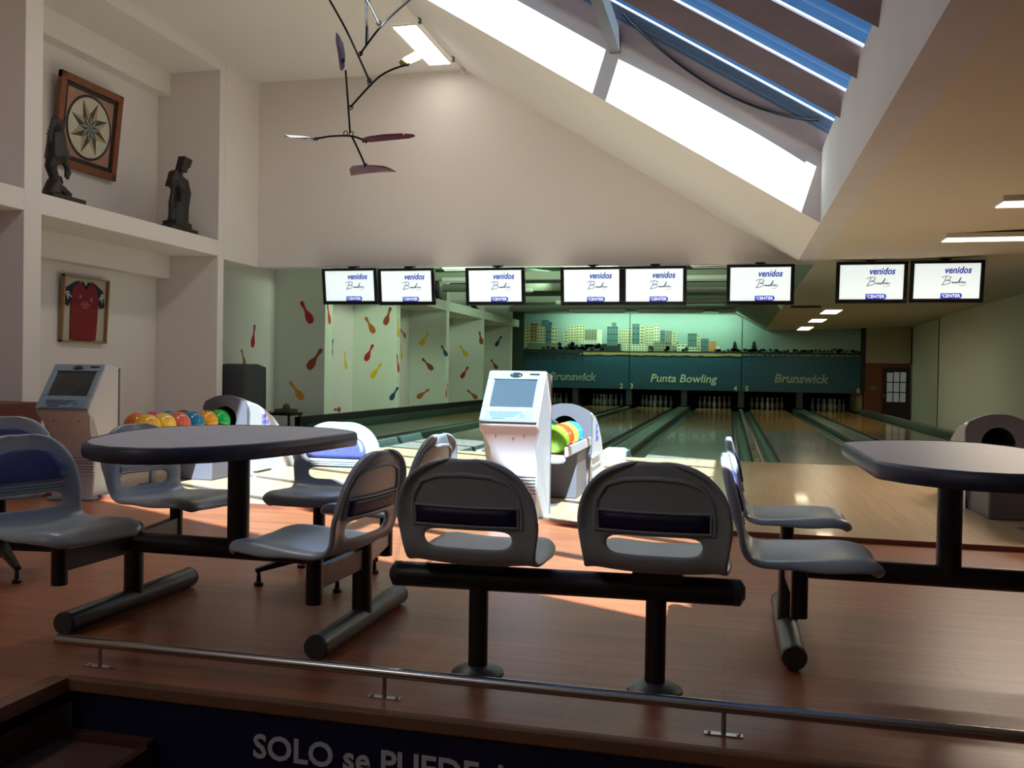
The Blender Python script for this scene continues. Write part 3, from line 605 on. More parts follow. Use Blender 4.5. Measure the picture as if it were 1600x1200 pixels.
# ------------------------------------------------------------------ seat shell (built once, shared)
ROWS = [(.25, .025, .15), (.232, .058, .195), (.17, .07, .222), (.06, .058, .235), (-.05, .05, .238), (-.13, .042, .230), (-.185, .058, .220), (-.21, .108, .226), (-.215, .165, .236), (-.222, .21, .238), (-.235, .268, .230), (-.25, .322, .206), (-.260, .362, .166), (-.266, .388, .112), (-.268, .402, .048)]
US = [-1, -.88, -.64, -.3, 0, .3, .64, .88, 1]
def srow(t_):
    t_ = max(0, min(len(ROWS)-1.001, t_)); i = int(t_); u = t_-i
    P_ = [ROWS[max(i-1, 0)], ROWS[i], ROWS[i+1], ROWS[min(i+2, len(ROWS)-1)]]
    return [.5*((2*P_[1][a])+(-P_[0][a]+P_[2][a])*u+(2*P_[0][a]-5*P_[1][a]+4*P_[2][a]-P_[3][a])*u*u+(-P_[0][a]+3*P_[1][a]-3*P_[2][a]+P_[3][a])*u**3) for a in range(3)]
def snorm(t_):
    a = srow(t_-.15); c = srow(t_+.15); d = Vector((0, c[0]-a[0], c[1]-a[1])).normalized(); return Vector((0, -d.z, d.y)) if False else Vector((0, -d.z, d.y))
def spt(x, t_, off=0):
    y, z, hw = srow(t_); u = x/hw if hw else 0; nn = snorm(t_)   # nn points to the sitter (up / forward)
    if nn.z < -.01 and t_ < 6: nn = -nn
    if t_ >= 6 and nn.y < 0: nn = -nn
    dr_ = .035 if t_ < 3.2 else (.010 if t_ < 8.2 else .028)
    lift = .018*u*u if abs(u) <= .88 else .018*.77-dr_*(abs(u)-.88)/.12
    return Vector((x, y, z))+nn*(lift+off)
vs = []; fs = []
for i, r in enumerate(ROWS):
    for u in US: vs.append(spt(u*r[2], i if i < len(ROWS)-1 else len(ROWS)-1.002))
nu = len(US)
for i in range(len(ROWS)-1):
    for k in range(nu-1):
        if i == 7 and 2 <= k <= 5: continue
        a = i*nu+k; fs.append((a, a+1, a+nu+1, a+nu))
sb_ = MB(); sb_.add(vs, fs)
shell0 = sb_.build('seat_shell', SHELL, smooth=True, ang=0)
md = shell0.modifiers.new('thick', 'SOLIDIFY'); md.thickness = .022; md.offset = 0
md = shell0.modifiers.new('sub', 'SUBSURF'); md.levels = md.render_levels = 2
# pad, strip, ribs, arch as sub-parts
def patch(t0, t1, hwf, off, nr=8, nc=8, th=.008):
    vv = []; ff = []
    for i in range(nr+1):
        tt = t0+(t1-t0)*i/nr; hw = hwf(i/nr)
        for k in range(nc+1): vv.append(spt(-hw+2*hw*k/nc, tt, off))
    for i in range(nr):
        for k in range(nc): a = i*(nc+1)+k; ff.append((a, a+1, a+nc+2, a+nc+1))
    q = MB(); q.add(vv, ff); return q
q = patch(9.1, 11.35, lambda s: .165*math.sqrt(max(0, 1-(s*.97)**2.4)) if s > .08 else .15+.015*s/.08, .016); pad0 = q.build('back_pad', BLUE, shell0, smooth=True, ang=0)
md = pad0.modifiers.new('t', 'SOLIDIFY'); md.thickness = .007; md.offset = 0
q = patch(8.55, 9.55, lambda s: .165, -.016, 3, 8); strip0 = q.build('label_strip', NAVY, shell0, smooth=True, ang=0); md = strip0.modifiers.new('t', 'SOLIDIFY'); md.thickness = .005; md.offset = 0
q = MB()
for t_ in (8.45, 9.68):
    q.tube([spt(x, t_, -.017) for x in np.linspace(-.172, .172, 9)], .0035, 6)
for x in (-.172, .172): q.tube([spt(x, t_, -.017) for t_ in (8.45, 9.0, 9.68)], .0035, 6)
q.build('strip_frame', SHELL, shell0, smooth=True)
q = MB()
for t_ in (8.25, 8.5, 8.75): q.tube([spt(x, t_, .014) for x in np.linspace(-.15, .15, 9)], .005, 6)
q.build('back_ribs', SHELL, shell0, smooth=True)
q = MB(); arc = [(-.18, 8.3), (-.183, 9.2), (-.175, 10.2), (-.145, 11.1), (-.09, 11.6), (0, 11.8), (.09, 11.6), (.145, 11.1), (.175, 10.2), (.183, 9.2), (.18, 8.3)]
q.tube([spt(x, t_, -.011) for x, t_ in arc], .0075, 8); q.build('back_ridge', SHELL, shell0, smooth=True)
first_shell = [True]
def seat(parent, x, y, z, rz, spot=None):
    if first_shell[0]: o = shell0; first_shell[0] = False; o.parent = parent
    else: o = copy_tree(shell0, parent)
    o.location = (x, y, z); o.rotation_euler = (0, 0, rz)
    if spot: o['label'] = spot
    return o
def post(parent, name, x, y, z0, z1, r, m_=PAINT_BLACK, cap=None):
    q = MB(); q.tube([(x, y, z0), (x, y, z1)], r, 20)
    if cap: q.lathe([(r*1.02, 0), (r*.95, r*.35), (r*.6, r*.7), (r*.1, r*.82)], (x, y, z1), 20)
    return q.build(name, m_, parent, smooth=True)

# ------------------------------------------------------------------ two seat bench in the middle
bn = thing('two_seat_bench', 'two grey shell seats on one black beam, seen from behind in the centre', 'bench', (-.55, 2.985, ZF))
q = MB(); q.tube([(-.575, 0, .328), (.575, 0, .345)], .043, 24); q.build('beam', PAINT_BLACK, bn, smooth=True)
for sx_, zz in ((-.575, .328), (.575, .345)):
    q = MB(); q.tube([(sx_, 0, zz), (sx_+math.copysign(.02, sx_), 0, zz), (sx_+math.copysign(.035, sx_), 0, zz)], [.0445, .043, .02], 20); q.build('end_cap', PAINT_GREY, bn, smooth=True)
for x in (-.285, .325):
    post(bn, 'post', x, 0, .01, .34, .034)
    q = MB(); q.lathe([(.092, 0), (.09, .008), (.07, .02), (.04, .032)], (x, 0, 0), 28); q.build('floor_flange', PAINT_GREY, bn, smooth=True)
seat(bn, -.268, .0, .368, 0, 'left seat of the bench'); seat(bn, .33, 0, .382, 0, 'right seat of the bench')
for x in (-.268, .33):
    q = MB(); q.box(x-.08, x+.08, -.06, .1, .37, .40); q.build('seat_bracket', PAINT_BLACK, bn)

# ------------------------------------------------------------------ table sets with four seats
def table_outline(sx, sy, straight):
    """half sizes; bowed ends in y; straight: sign of the x side that keeps square corners"""
    pts = []
    for k in range(13):                       # near edge, left to right
        u = -1+2*k/12; pts.append((u*sx, -sy*(1-.28*abs(u)**2.6)))
    pts += [(sx*(1.0), -sy*.72*.9), (sx, -sy*.3), (sx, sy*.3), (sx, sy*.72*.9)] 
    for k in range(13):
        u = 1-2*k/12; pts.append((u*sx, sy*(1-.28*abs(u)**2.6)))
    pts += [(-sx, sy*.3), (-sx, -sy*.3)]
    return pts
def table_set(label, x0, x1, yc, topc, tops, rot_top, seats, loc, group, outline=None):
    t_ = thing('table_set', label, 'table', (loc[0], loc[1], ZF), 0, group)
    q = MB(); q.tube([(x0-.0, yc, .29), (x1, yc, .29)], .043, 24); q.build('beam', PAINT_BLACK, t_, smooth=True)
    for xx in (x0, x1):
        post(t_, 'post', xx, yc, .06, .35, .04, cap=True)
        q = MB(); q.tube([(xx, yc-.41, .047), (xx, yc+.41, .047)], .045, 24); fo = q.build('foot', PAINT_GREY, t_, smooth=True)
        for s_ in (-1, 1):
            q = MB(); q.tube([(xx, yc+s_*.41, .047), (xx, yc+s_*.423, .047)], [.0465, .042], 24); q.build('end_cap', PAINT_GREY, fo, smooth=True)
    post(t_, 'column', topc[0], yc, .3, .72, .045)
    q = MB(); q.box(topc[0]-.15, topc[0]+.15, yc-.15, yc+.15, .695, .712); q.build('top_plate', PAINT_BLACK, t_)
    R = Matrix.Rotation(rot_top, 2)
    ol = [R @ Vector(p) for p in table_outline(*tops)]
    if outline: ol = [Vector((x-topc[1]-loc[0], y-yc-topc[2]-loc[1], 0)) for x, y in outline]
    q = MB(); q.slab([(topc[1]+p.x, yc+topc[2]+p.y, .712) for p in ol], (0, 0, .052)); tp = q.build('tabletop', LAMINATE, t_, bevel=.006)
    q = MB()
    cen = Vector((topc[1], yc+topc[2], 0)); n_ = len(ol); vs_ = []; 
    prof_ = [(.0, .706), (.010, .712), (.014, .735), (.010, .758), (.0, .766), (-.006, .766)]
    for p in ol:
        d = Vector((p.x, p.y)); 
        for o_, z_ in prof_:
            e_ = d*(1+o_/max(.3, d.length)); vs_.append((cen.x+e_.x, cen.y+e_.y, z_))
    m_ = len(prof_); fs_ = [(i*m_+k, ((i+1) % n_)*m_+k, ((i+1) % n_)*m_+k+1, i*m_+k+1) for i in range(n_) for k in range(m_-1)]
    q.add(vs_, fs_); q.build('edge_band', EDGE, tp, smooth=True, ang=50)
    for (sx_, sy_, ax, rz, sp) in seats:
        post(t_, 'seat_post', sx_, sy_, .20, .375, .03)
        d = Vector((sx_-ax, sy_-yc, 0)); ln = d.length; d.normalize(); s2 = Vector((-d.y, d.x, 0))
        q = MB(); a = Vector((ax, yc, 0)); c = Vector((sx_, sy_, 0))
        q.slab([a+s2*.018+Vector((0, 0, .25)), a-s2*.018+Vector((0, 0, .25)), a-s2*.018+Vector((0, 0, .33)), a+s2*.018+Vector((0, 0, .33))], d*ln); q.build('seat_arm', PAINT_BLACK, t_, bevel=.004)
        seat(t_, sx_, sy_, .365, rz, sp)
    return t_
# left set: world post positions (-2.48, 3.35) and (-1.12, 3.37)
L0 = (-1.95, 3.36)
def lx(x): return x-L0[0]
def ly(y): return y-L0[1]
table_set('grey topped table on black beam with four shell seats, left of centre', lx(-2.49), lx(-1.43), 0, (lx(-1.99), lx(-2.1), .03), (.47, .70, 1), math.radians(-4),
          [(lx(-2.50), ly(2.93), lx(-2.49), math.radians(-106), 'seat facing right at the near left corner'), (lx(-2.57), ly(3.78), lx(-2.49), math.radians(-100), 'seat facing right behind the table'),
           (lx(-1.445), ly(2.96), lx(-1.43), math.radians(84), 'seat at the near right corner seen from behind'), (lx(-1.52), ly(3.84), lx(-1.43), math.radians(84), 'seat at the far right corner facing left')], L0, 'table sets with attached seats',
          [(-1.63, 3.72), (-1.65, 3.5), (-1.67, 3.25), (-1.72, 3.02), (-1.80, 2.84), (-1.89, 2.74), (-1.99, 2.69), (-2.10, 2.69), (-2.21, 2.74), (-2.32, 2.84), (-2.41, 2.98), (-2.49, 3.17), (-2.55, 3.37), (-2.58, 3.58), (-2.58, 3.72), (-2.54, 3.86), (-2.46, 3.95), (-2.34, 4.0), (-2.18, 4.03), (-2.02, 4.03), (-1.86, 3.97), (-1.74, 3.88), (-1.66, 3.79)])
R0 = (.83, 3.74)
table_set('grey topped table on black beam with four shell seats, cut by the right edge', -.59, .59, 0, (0, .02, -.03), (.36, .71, 1), 0,
          [(.25-.83, 3.30-3.74, -.59, math.radians(-90), 'near seat in profile facing right'), (.26-.83, 4.2-3.74, -.59, math.radians(-90), 'far seat in profile facing right'),
           (1.42-.83, 3.3-3.74, .59, math.radians(90), None), (1.62-.83, 4.25-3.74, .59, math.radians(90), None)], R0, 'table sets with attached seats',
          [(.485, 4.12), (.487, 3.7), (.49, 3.26), (.50, 3.225), (.56, 3.13), (.63, 3.055), (.72, 3.0), (.82, 2.98), (.92, 2.99), (1.02, 3.04), (1.10, 3.11), (1.19, 3.25), (1.21, 3.6), (1.21, 4.1), (1.16, 4.28), (1.09, 4.41), (1.0, 4.47), (.87, 4.47), (.73, 4.42), (.62, 4.34), (.54, 4.25), (.50, 4.19)])

# ------------------------------------------------------------------ free standing chairs on spider feet
def spider_chair(label, x, y, rz, leg0=0):
    t_ = thing('swivel_chair', label, 'chair', (x, y, ZF), rz, 'swivel chairs on spider feet')
    post(t_, 'column', 0, 0, .08, .37, .03)
    for k in range(4):
        a = leg0+k*PI/2; d = Vector((math.cos(a), math.sin(a), 0)); s2 = Vector((-d.y, d.x, 0))
        q = MB(); q.slab([s2*.026+Vector((0, 0, .12)), s2*-.026+Vector((0, 0, .12)), s2*-.026+Vector((0, 0, .165)), s2*.026+Vector((0, 0, .165))], d*.02)
        vv = []
        for tt, hw, z0, z1 in ((0, .026, .115, .165), (.31, .014, .062, .082)):
            for sg, z in ((1, z0), (-1, z0), (-1, z1), (1, z1)): vv.append(d*tt+s2*hw*sg+Vector((0, 0, z)))
        q.add(vv, [(0, 1, 5, 4), (1, 2, 6, 5), (2, 3, 7, 6), (3, 0, 4, 7), (4, 5, 6, 7)]); lg = q.build('leg', PAINT_BLACK, t_, bevel=.003)
        q = MB(); c = d*.295; q.lathe([(.022, 0), (.022, .014), (.012, .02), (.008, .065)], (c.x, c.y, 0), 14); q.build('levelling_foot', PAINT_BLACK, lg, smooth=True)
    seat(t_, 0, 0, .37, 0)
    return t_
spider_chair('grey swivel chair with sunlit blue back pad facing the viewer, behind the left table', -1.98, 4.10, math.radians(183), math.radians(40))
spider_chair('grey shell chair at the left edge behind the nearest left seat', -3.55, 3.75, math.radians(-140), .3)

# ------------------------------------------------------------------ scoring kiosks
def kiosk(label, x, y, rz, lit):
    t_ = thing('scoring_kiosk', label, 'kiosk', (x, y, ZF+.0), rz, 'scoring kiosks')
    W_ = .205
    prof = [(-.125, .012), (.21, .012), (.21, 1.04), (.03, 1.06), (.0, 1.05), (-.255, .745), (-.28, .70), (-.262, .675), (-.235, .655), (-.15, .53), (-.105, .44), (-.09, .34), (-.10, .18)]
    q = MB(); n_ = len(prof)
    vs_ = []
    for (yy, zz) in prof:
        w_ = W_ if zz > .64 or yy > .1 else (W_-.04 if zz < .55 else W_-.02)
        vs_.append((-w_, yy, zz)); vs_.append((w_, yy, zz))
    fs_ = [((2*i), 2*((i+1) % n_), 2*((i+1) % n_)+1, 2*i+1) for i in range(n_)]+[tuple(2*i for i in range(n_)), tuple(2*i+1 for i in range(n_-1, -1, -1))]
    q.add(vs_, fs_); q.build('body', KIOSK, t_, bevel=.012)
    q = MB(); q.slab([(-.18, -.16, 0), (.18, -.16, 0), (.22, .22, 0), (-.22, .22, 0)], (0, 0, .022)); q.build('base', KFACE, t_, bevel=.008)
    q = MB(); q.box(-W_-.004, -W_+.1, .205, .225, .02, 1.03); q.box(W_-.1, W_+.004, .205, .225, .02, 1.03); q.build('rear_seam', HOOD, t_)
    q = MB()
    for k in range(7): q.box(-.162, .162, -.1-.008, -.085, .20+.022*k, .209+.022*k)
    q.build('vent_grooves', HOODSIDE, t_)
    # slanted face frame: origin at chin, u right, v up the slope, w outwards
    a = Vector((0, -.268, .735)); c = Vector((0, .0, 1.055)); v = (c-a).normalized(); LN = (c-a).length; wv = Vector((1, 0, 0)).cross(v)
    M = Matrix.Identity(4)
    for i in range(3): M[i][0] = (1, 0, 0)[i]; M[i][1] = v[i]; M[i][2] = wv[i]; M[i][3] = a[i]
    f = MB(); r_ = .02
    # frame of face with opening, in u,v,w
    o_ = [(-.2, -.035), (.2, -.035), (.2, LN-.005), (-.2, LN-.005)]
    f.box(-.2, .2, -.03, .095, 0, .012); f.box(-.2, .2, LN-.075, LN-.005, 0, .012); f.box(-.2, -.155, .095, LN-.075, 0, .012); f.box(.155, .2, .095, LN-.075, 0, .012)
    f.xf(M); fc = f.build('face_frame', KFACE, t_, bevel=.01)
    f = MB(); nn = 10; vv = []; 
    for i in range(nn+1):
        for k in range(nn+1):
            uu = -.152+.304*k/nn; v_ = .098+(LN-.175)*i/nn; d2 = ((k/nn-.5)**2+(i/nn-.5)**2); vv.append((uu, v_, .006-.016*d2))
    f.add(vv, [(i*(nn+1)+k, i*(nn+1)+k+1, (i+1)*(nn+1)+k+1, (i+1)*(nn+1)+k) for i in range(nn) for k in range(nn)]); f.xf(M); f.build('screen', KDARK if not lit else mat('kiosk_sunlit_screen', (64, 72, 80), .15, coat=.6), t_, smooth=True, ang=0)  # lighter screen copy for the sunlit kiosk, light put into its colour
    f = MB(); f.box(-.165, .165, -.022, .06, .012, .016); f.xf(M); kb = f.build('keyboard', mat('keyboard_plate', (116, 138, 152), .35), t_, bevel=.004)
    f = MB()
    for r in range(3):
        for k in range(14-2*r): f.box(-.135+.0165*k+.006*r, -.124+.0165*k+.006*r, .038-.016*r, .048-.016*r, .015, .019)
    f.box(-.11, -.02, -.012, -.004, .015, .019)
    for k in range(6): f.box(.08+.013*(k % 3), .088+.013*(k % 3), .0+.016*(k//3), .009+.016*(k//3), .015, .018)
    f.xf(M); kk = f.build('keys', KEYS, kb); kk['kind'] = 'stuff'
    f = MB(); f.sphere((0, LN-.042, .012), .04, 24, 8, sc=(1.15, .62, .25)); f.xf(M); f.build('speaker_grille', KDARK, t_, smooth=True)
    f = MB(); f.box(.095, .165, LN-.042, LN-.026, .01, .014); f.xf(M); f.build('card_slot', KDARK, t_)
    for k, (uu, zz) in enumerate(((-.1, .62), (.02, .60), (.1, .62))):
        f = MB(); yy = -.235+(.655-zz)*.68; f.sphere((uu, yy+.003, zz), .007, 8, 6); f.build('screw', KDARK, t_)
    return t_
kiosk('white scoring kiosk with sunlit face in the centre, behind the bench', -1.455, 6.12, math.radians(1), True)
kiosk('white scoring kiosk with dark screen near the left wall niches', -4.99, 6.06, math.radians(12), False)

# ------------------------------------------------------------------ ball returns
def ball_return(label, x, group='ball returns', dx=0):
    t_ = thing('ball_return', label, 'ball return', (x, 7.72, 0), 0, group)
    W_ = .225
    # housing: arched sections
    secs = [(0, .735), (.10, .745), (.30, .70), (.50, .61), (.70, .46), (.84, .28), (.95, .08)]
    q = MB(); K = 9; vs_ = []
    for (yy, h) in secs:
        ring = [(-W_, 0)]+[(-W_+2*W_*k/(K-1), h-.075*(2*k/(K-1)-1)**2*min(1, h/.5)) for k in range(K)]+[(W_, 0)]
        vs_ += [(a_, yy, z_) for a_, z_ in ring]
    m_ = K+2; fs_ = [(i*m_+k, i*m_+k+1, (i+1)*m_+k+1, (i+1)*m_+k) for i in range(len(secs)-1) for k in range(m_-1)]
    fs_.append(tuple((len(secs)-1)*m_+k for k in range(m_)))
    q.add(vs_, fs_); q.build('hood', HOODSIDE, t_, smooth=True, ang=50)
    # face plate with round hole
    R_, hz, S = .125, .525, 28; ring = [(R_*math.cos(2*PI*k/S), hz+R_*math.sin(2*PI*k/S)) for k in range(S)]
    out = []
    for k in range(S):
        a_ = 2*PI*k/S; cx_, cz_ = math.cos(a_), math.sin(a_)
        tt = 1e9
        if abs(cx_) > 1e-6: tt = min(tt, (W_+.012)/abs(cx_))
        if cz_ > 1e-6:
            # arch top
            for _ in range(1):
                t2 = 0
                for st_ in range(200):
                    t2 += .005; X_ = t2*cx_; Z_ = hz+t2*cz_
                    if Z_ > .755-.075*(X_/W_)**2: break
                tt = min(tt, t2)
        if cz_ < -1e-6: tt = min(tt, (hz-.33)/abs(cz_))
        out.append((cx_*tt, hz+cz_*tt))
    q = MB(); vs_ = [(a_, -.02, z_) for a_, z_ in ring]+[(a_, -.02, z_) for a_, z_ in out]+[(a_, .02, z_) for a_, z_ in ring]+[(a_, .02, z_) for a_, z_ in out]
    fs_ = []
    for k in range(S):
        k2 = (k+1) % S
        fs_ += [(k, k2, S+k2, S+k), (2*S+k, 3*S+k, 3*S+k2, 2*S+k2), (S+k, S+k2, 3*S+k2, 3*S+k), (k, 2*S+k, 2*S+k2, k2)]
    q.add(vs_, fs_); q.build('face_plate', HOOD, t_)
    q = MB(); q.slab([(-.235, -.02, .335), (.235, -.02, .335), (.205, -.02, .0), (-.205, -.02, .0)], (0, .05, 0)); q.build('lower_front', HOOD, t_, bevel=.01)
    q = MB(); q.tube([(0, .0, hz), (0, .5, hz-.05)], R_+.004, 24, cap=False); q.tube([(0, .5, hz-.05), (0, .51, hz-.05)], R_, 24); q.build('ball_tunnel', BLACKHOLE, t_)
    for k in range(3):
        q = MB(); q.slab([(W_, .12+.1*k, .02), (W_, .20+.1*k+.25, .02), (W_, .20+.1*k+.2, .09+.0*k), (W_, .12+.1*k, .09)], (.018+.012*(2-k), 0, 0)) if k == 0 else q.box(W_, W_+.012*k, .05, .75-.12*k, .10+.09*k, .12+.09*k)
        q.build('side_step', HOODSIDE, t_, bevel=.004)
    q = MB()
    for k in range(3): q.box(W_-.0, W_+.004, .28+.0*k, .46-.05*k, .42+.055*k, .455+.055*k)
    q.box(W_, W_+.004, .33, .345, .40, .60); q.build('side_emblem', mat('violet_emblem', (110, 112, 200), .4), t_)
    # rack
    q = MB(); TX = Matrix.Translation((dx, 0, 0))
    q.box(-.235, -.215, -1.2, 0, .40, .47); q.box(.215, .235, -1.2, 0, .40, .47); q.box(-.215, .215, -1.2, 0, .385, .40); q.box(-.012, .012, -1.2, 0, .40, .425)
    q.xf(TX); q.build('rack_tray', HOODSIDE, t_, bevel=.004)
    q = MB(); q.slab([(-.235, -1.2, .352), (.235, -1.2, .352), (.2, -1.29, .352), (.1, -1.33, .352), (-.1, -1.33, .352), (-.2, -1.29, .352)], (0, 0, .05)); q.xf(TX); q.build('rack_nose', RACK, t_, bevel=.03)
    q = MB(); q.tube([(0, -.95, .0), (0, -.95, .39)], .03, 16); q.lathe([(.12, 0), (.12, .006), (.04, .02)], (0, -.95, 0), 20); q.xf(TX); q.build('rack_stand', HOOD, t_, smooth=True)
    q = MB(); q.box(-.2, .2, -.55, -.02, .0, .38); q.build('rack_cabinet', HOOD, t_, bevel=.015)
    return t_
BX = -4.72
ball_return('ball return with dark hood hole behind the left table, loaded with coloured balls', BX, dx=-.12)
ball_return('sunlit ball return behind the central kiosk', PAIRS[1])
ball_return('grey ball return at the right edge behind the right table', PAIRS[2])
BC = {'yellow': (236, 176, 30), 'orange': (214, 112, 40), 'coral': (216, 100, 70), 'magenta': (196, 50, 110), 'blue': (26, 120, 160), 'teal': (40, 66, 72), 'amber': (240, 160, 20), 'green': (10, 180, 70), 'lime': (140, 190, 50), 'red': (220, 70, 36), 'peach': (240, 170, 120), 'gold': (244, 196, 60), 'sky_blue': (40, 160, 210), 'emerald': (40, 150, 90)}
def ball(col, x, y, z, label, group, hole=None):
    q = MB(); q.sphere((0, 0, 0), .108, 28, 18); o = q.build('bowling_ball', mat('ball_'+col, BC[col], .15, coat=.5, noise=((7, 7, 7), .22)), smooth=True, ang=0, loc=(x, y, z))
    tag(o, label, 'bowling ball', group)
    if hole:
        d = Vector(hole).normalized(); 
        q = MB()
        for off in ((0, 0), (.028, .0), (.012, .03)):
            e1 = d.orthogonal().normalized(); e2 = d.cross(e1); dd = (d*.108+e1*off[0]+e2*off[1]).normalized(); q.tube([dd*.104, dd*.1086], .010, 10)
        q.build('finger_holes', BLACKHOLE, o)
    return o
zb_ = .515; y0_ = 7.72
gl_ = 'balls on the left rack'
for i, (c_, lb) in enumerate([('green', 'bright green bowling ball nearest the dark hood hole'), ('amber', 'amber bowling ball left of the bright green one'), ('blue', 'blue bowling ball in the front row of the left rack'), ('coral', 'coral bowling ball with finger holes towards the viewer'), ('gold', 'bright yellow bowling ball behind the far seat back'), ('yellow', 'dull yellow bowling ball beside the left kiosk')]):
    ball(c_, BX-.01, y0_-.10-.2165*i, zb_, lb, gl_, (-.1, -1, .5) if c_ in ('coral',) else ((.2, -.4, 1) if i == 1 else None))
for i, (c_, lb) in enumerate([('teal', 'dark teal bowling ball in the back row behind the amber one'), ('blue', 'blue bowling ball in the back row of the left rack'), ('magenta', 'magenta bowling ball in the back row of the left rack'), ('orange', 'burnt orange bowling ball at the near end of the back row')]):
    ball(c_, BX-.225, y0_-.36-.222*i, zb_, lb, gl_)
gm_ = 'balls on the central rack'
for i, (c_, lb) in enumerate([('sky_blue', 'sky blue bowling ball at the far right of the central rack'), ('gold', 'pale yellow sunlit bowling ball in the middle of the central rack'), ('red', 'orange red bowling ball second from the near end of the central rack'), ('lime', 'lime green bowling ball at the near end of the central rack')]):
    ball(c_, PAIRS[1]+.11, y0_-.37-.2165*i, zb_, lb, gm_)
for i, (c_, lb) in enumerate([('emerald', 'emerald bowling ball in front of the hood hole of the central return'), ('peach', 'peach bowling ball in the back row beside the central kiosk')]):
    ball(c_, PAIRS[1]-.11, y0_-.13-.40*i, zb_, lb, gm_)

# ------------------------------------------------------------------ framed shirt and star plaque on the back of the niches
XK = XBACK
fr_ = thing('framed_shirt', 'red sports shirt with navy sleeves in a shallow wooden box frame', 'framed shirt', (XK+.025, 9.27, 1.69)); fr_.rotation_euler = (0, .05, 0)
# local: y along wall (to the right in the photo), z up, x out
W2, H2 = .39, .395
q = MB(); q.box(0, .055, -W2, -W2+.02, -H2, H2); q.box(0, .055, W2-.02, W2, -H2, H2); q.box(0, .055, -W2, W2, H2-.02, H2); q.box(0, .055, -W2, W2, -H2, -H2+.02); q.build('frame', PINE, fr_)
q = MB(); q.box(.003, .012, -W2+.02, W2-.02, -H2+.02, H2-.02); q.build('backing', mat('cream_backing', (176, 168, 150), .8), fr_)
body = [(-.22, -.36), (-.1, -.375), (.1, -.375), (.22, -.36), (.23, -.1), (.235, .12), (.20, .24), (.12, .325), (.06, .33), (0, .26), (-.06, .33), (-.12, .325), (-.22, .24), (-.235, .12), (-.23, -.1)]
q = MB(); q.slab([(.014, y, z) for y, z in body], (.014, 0, 0)); q.build('shirt_body', mat('dark_red_cloth', (120, 22, 30), .8, noise=((9, 9, 9), .15)), fr_, bevel=.004)
for s_ in (-1, 1):
    q = MB(); q.slab([(.012, s_*y, z) for y, z in [(.09, .345), (.16, .33), (.31, .25), (.35, .05), (.27, .03), (.235, .12), (.20, .22), (.12, .325)]], (.012, 0, 0)); sl = q.build('sleeve', mat('navy_sleeve_cloth', (24, 28, 44), .8), fr_, bevel=.003)
    text('sleeve_letter', 'R', .13, mat('white_print', (200, 200, 196), .7), wallM((.0265, s_*.285, .16), (0, .85, -s_*.5), (0, s_*.5, .85)), fr_, weight=.002)
q = MB(); q.tube([(.03, -.06, .335), (.032, 0, .25), (.03, .06, .335)], .009, 8); q.build('collar', mat('navy_sleeve_cloth', (24, 28, 44)), fr_)
q = MB(); q.slab([(.029, -.09+.02*math.cos(k), .155+.02*math.sin(k)) for k in np.linspace(0, 2*PI, 8)[:-1]], (.002, 0, 0)); q.slab([(.029, .10+.022*math.cos(k), .13+.032*math.sin(k)) for k in np.linspace(0, 2*PI, 10)[:-1]], (.002, 0, 0))
for k, (w_, z_) in enumerate(((.05, .09), (.08, .065), (.075, .045), (.04, .02))): q.box(.0285, .030, -w_, w_, z_, z_+.011)
q.build('chest_print', mat('faded_pink_print', (170, 100, 100), .7), fr_)

cp = thing('star_plaque', 'inlaid stone eight pointed star plaque in a reddish wooden frame', 'wall plaque', (XK+.075, 9.24, 3.87)); cp.rotation_euler = (0, .10, 0)
S_ = .53
q = MB(); q.box(0, .06, -S_, -S_+.085, -S_, S_); q.box(0, .06, S_-.085, S_, -S_, S_); q.box(0, .06, -S_, S_, S_-.085, S_); q.box(0, .06, -S_, S_, -S_, -S_+.085); q.build('frame', WOODFRAME, cp, bevel=.006)
q = MB(); q.box(0, .03, -S_+.085, S_-.085, -S_+.085, S_-.085); q.build('black_border', mat('black_stone', (30, 30, 28), .5), cp)
q = MB(); q.box(.03, .034, -.39, .39, -.39, .39); q.build('pink_field', mat('pink_stone', (160, 116, 98), .5, noise=((8, 8, 8), .2)), cp)
def disc(r, x0, x1, m_, nm):
    q = MB(); q.slab([(x0, r*math.cos(2*PI*k/40), r*math.sin(2*PI*k/40)) for k in range(40)], (x1-x0, 0, 0)); return q.build(nm, m_, cp)
disc(.385, .034, .037, MATS['black_stone'], 'dark_ring'); disc(.352, .037, .040, mat('cream_stone', (190, 184, 164), .5, noise=((8, 8, 8), .12)), 'cream_disc')
DG = mat('green_stone', (44, 56, 52), .4); TN = mat('tan_stone', (170, 140, 104), .4); GY = mat('grey_stone', (130, 138, 134), .4)
for ring_, (ro, ri, off, m1, m2, x0) in enumerate([(.335, .165, PI/8+.06, DG, TN, .040), (.18, .08, .06, DG, GY, .043)]):
    for k in range(8):
        a_ = off+k*PI/4
        for s_, mm in ((1, m1), (-1, m2)):
            q = MB(); b2 = a_+s_*PI/8
            q.slab([(x0, 0, 0), (x0, ri*math.cos(b2), ri*math.sin(b2)), (x0, ro*math.cos(a_), ro*math.sin(a_))], (.003, 0, 0)); q.build('star_facet', mm, cp)

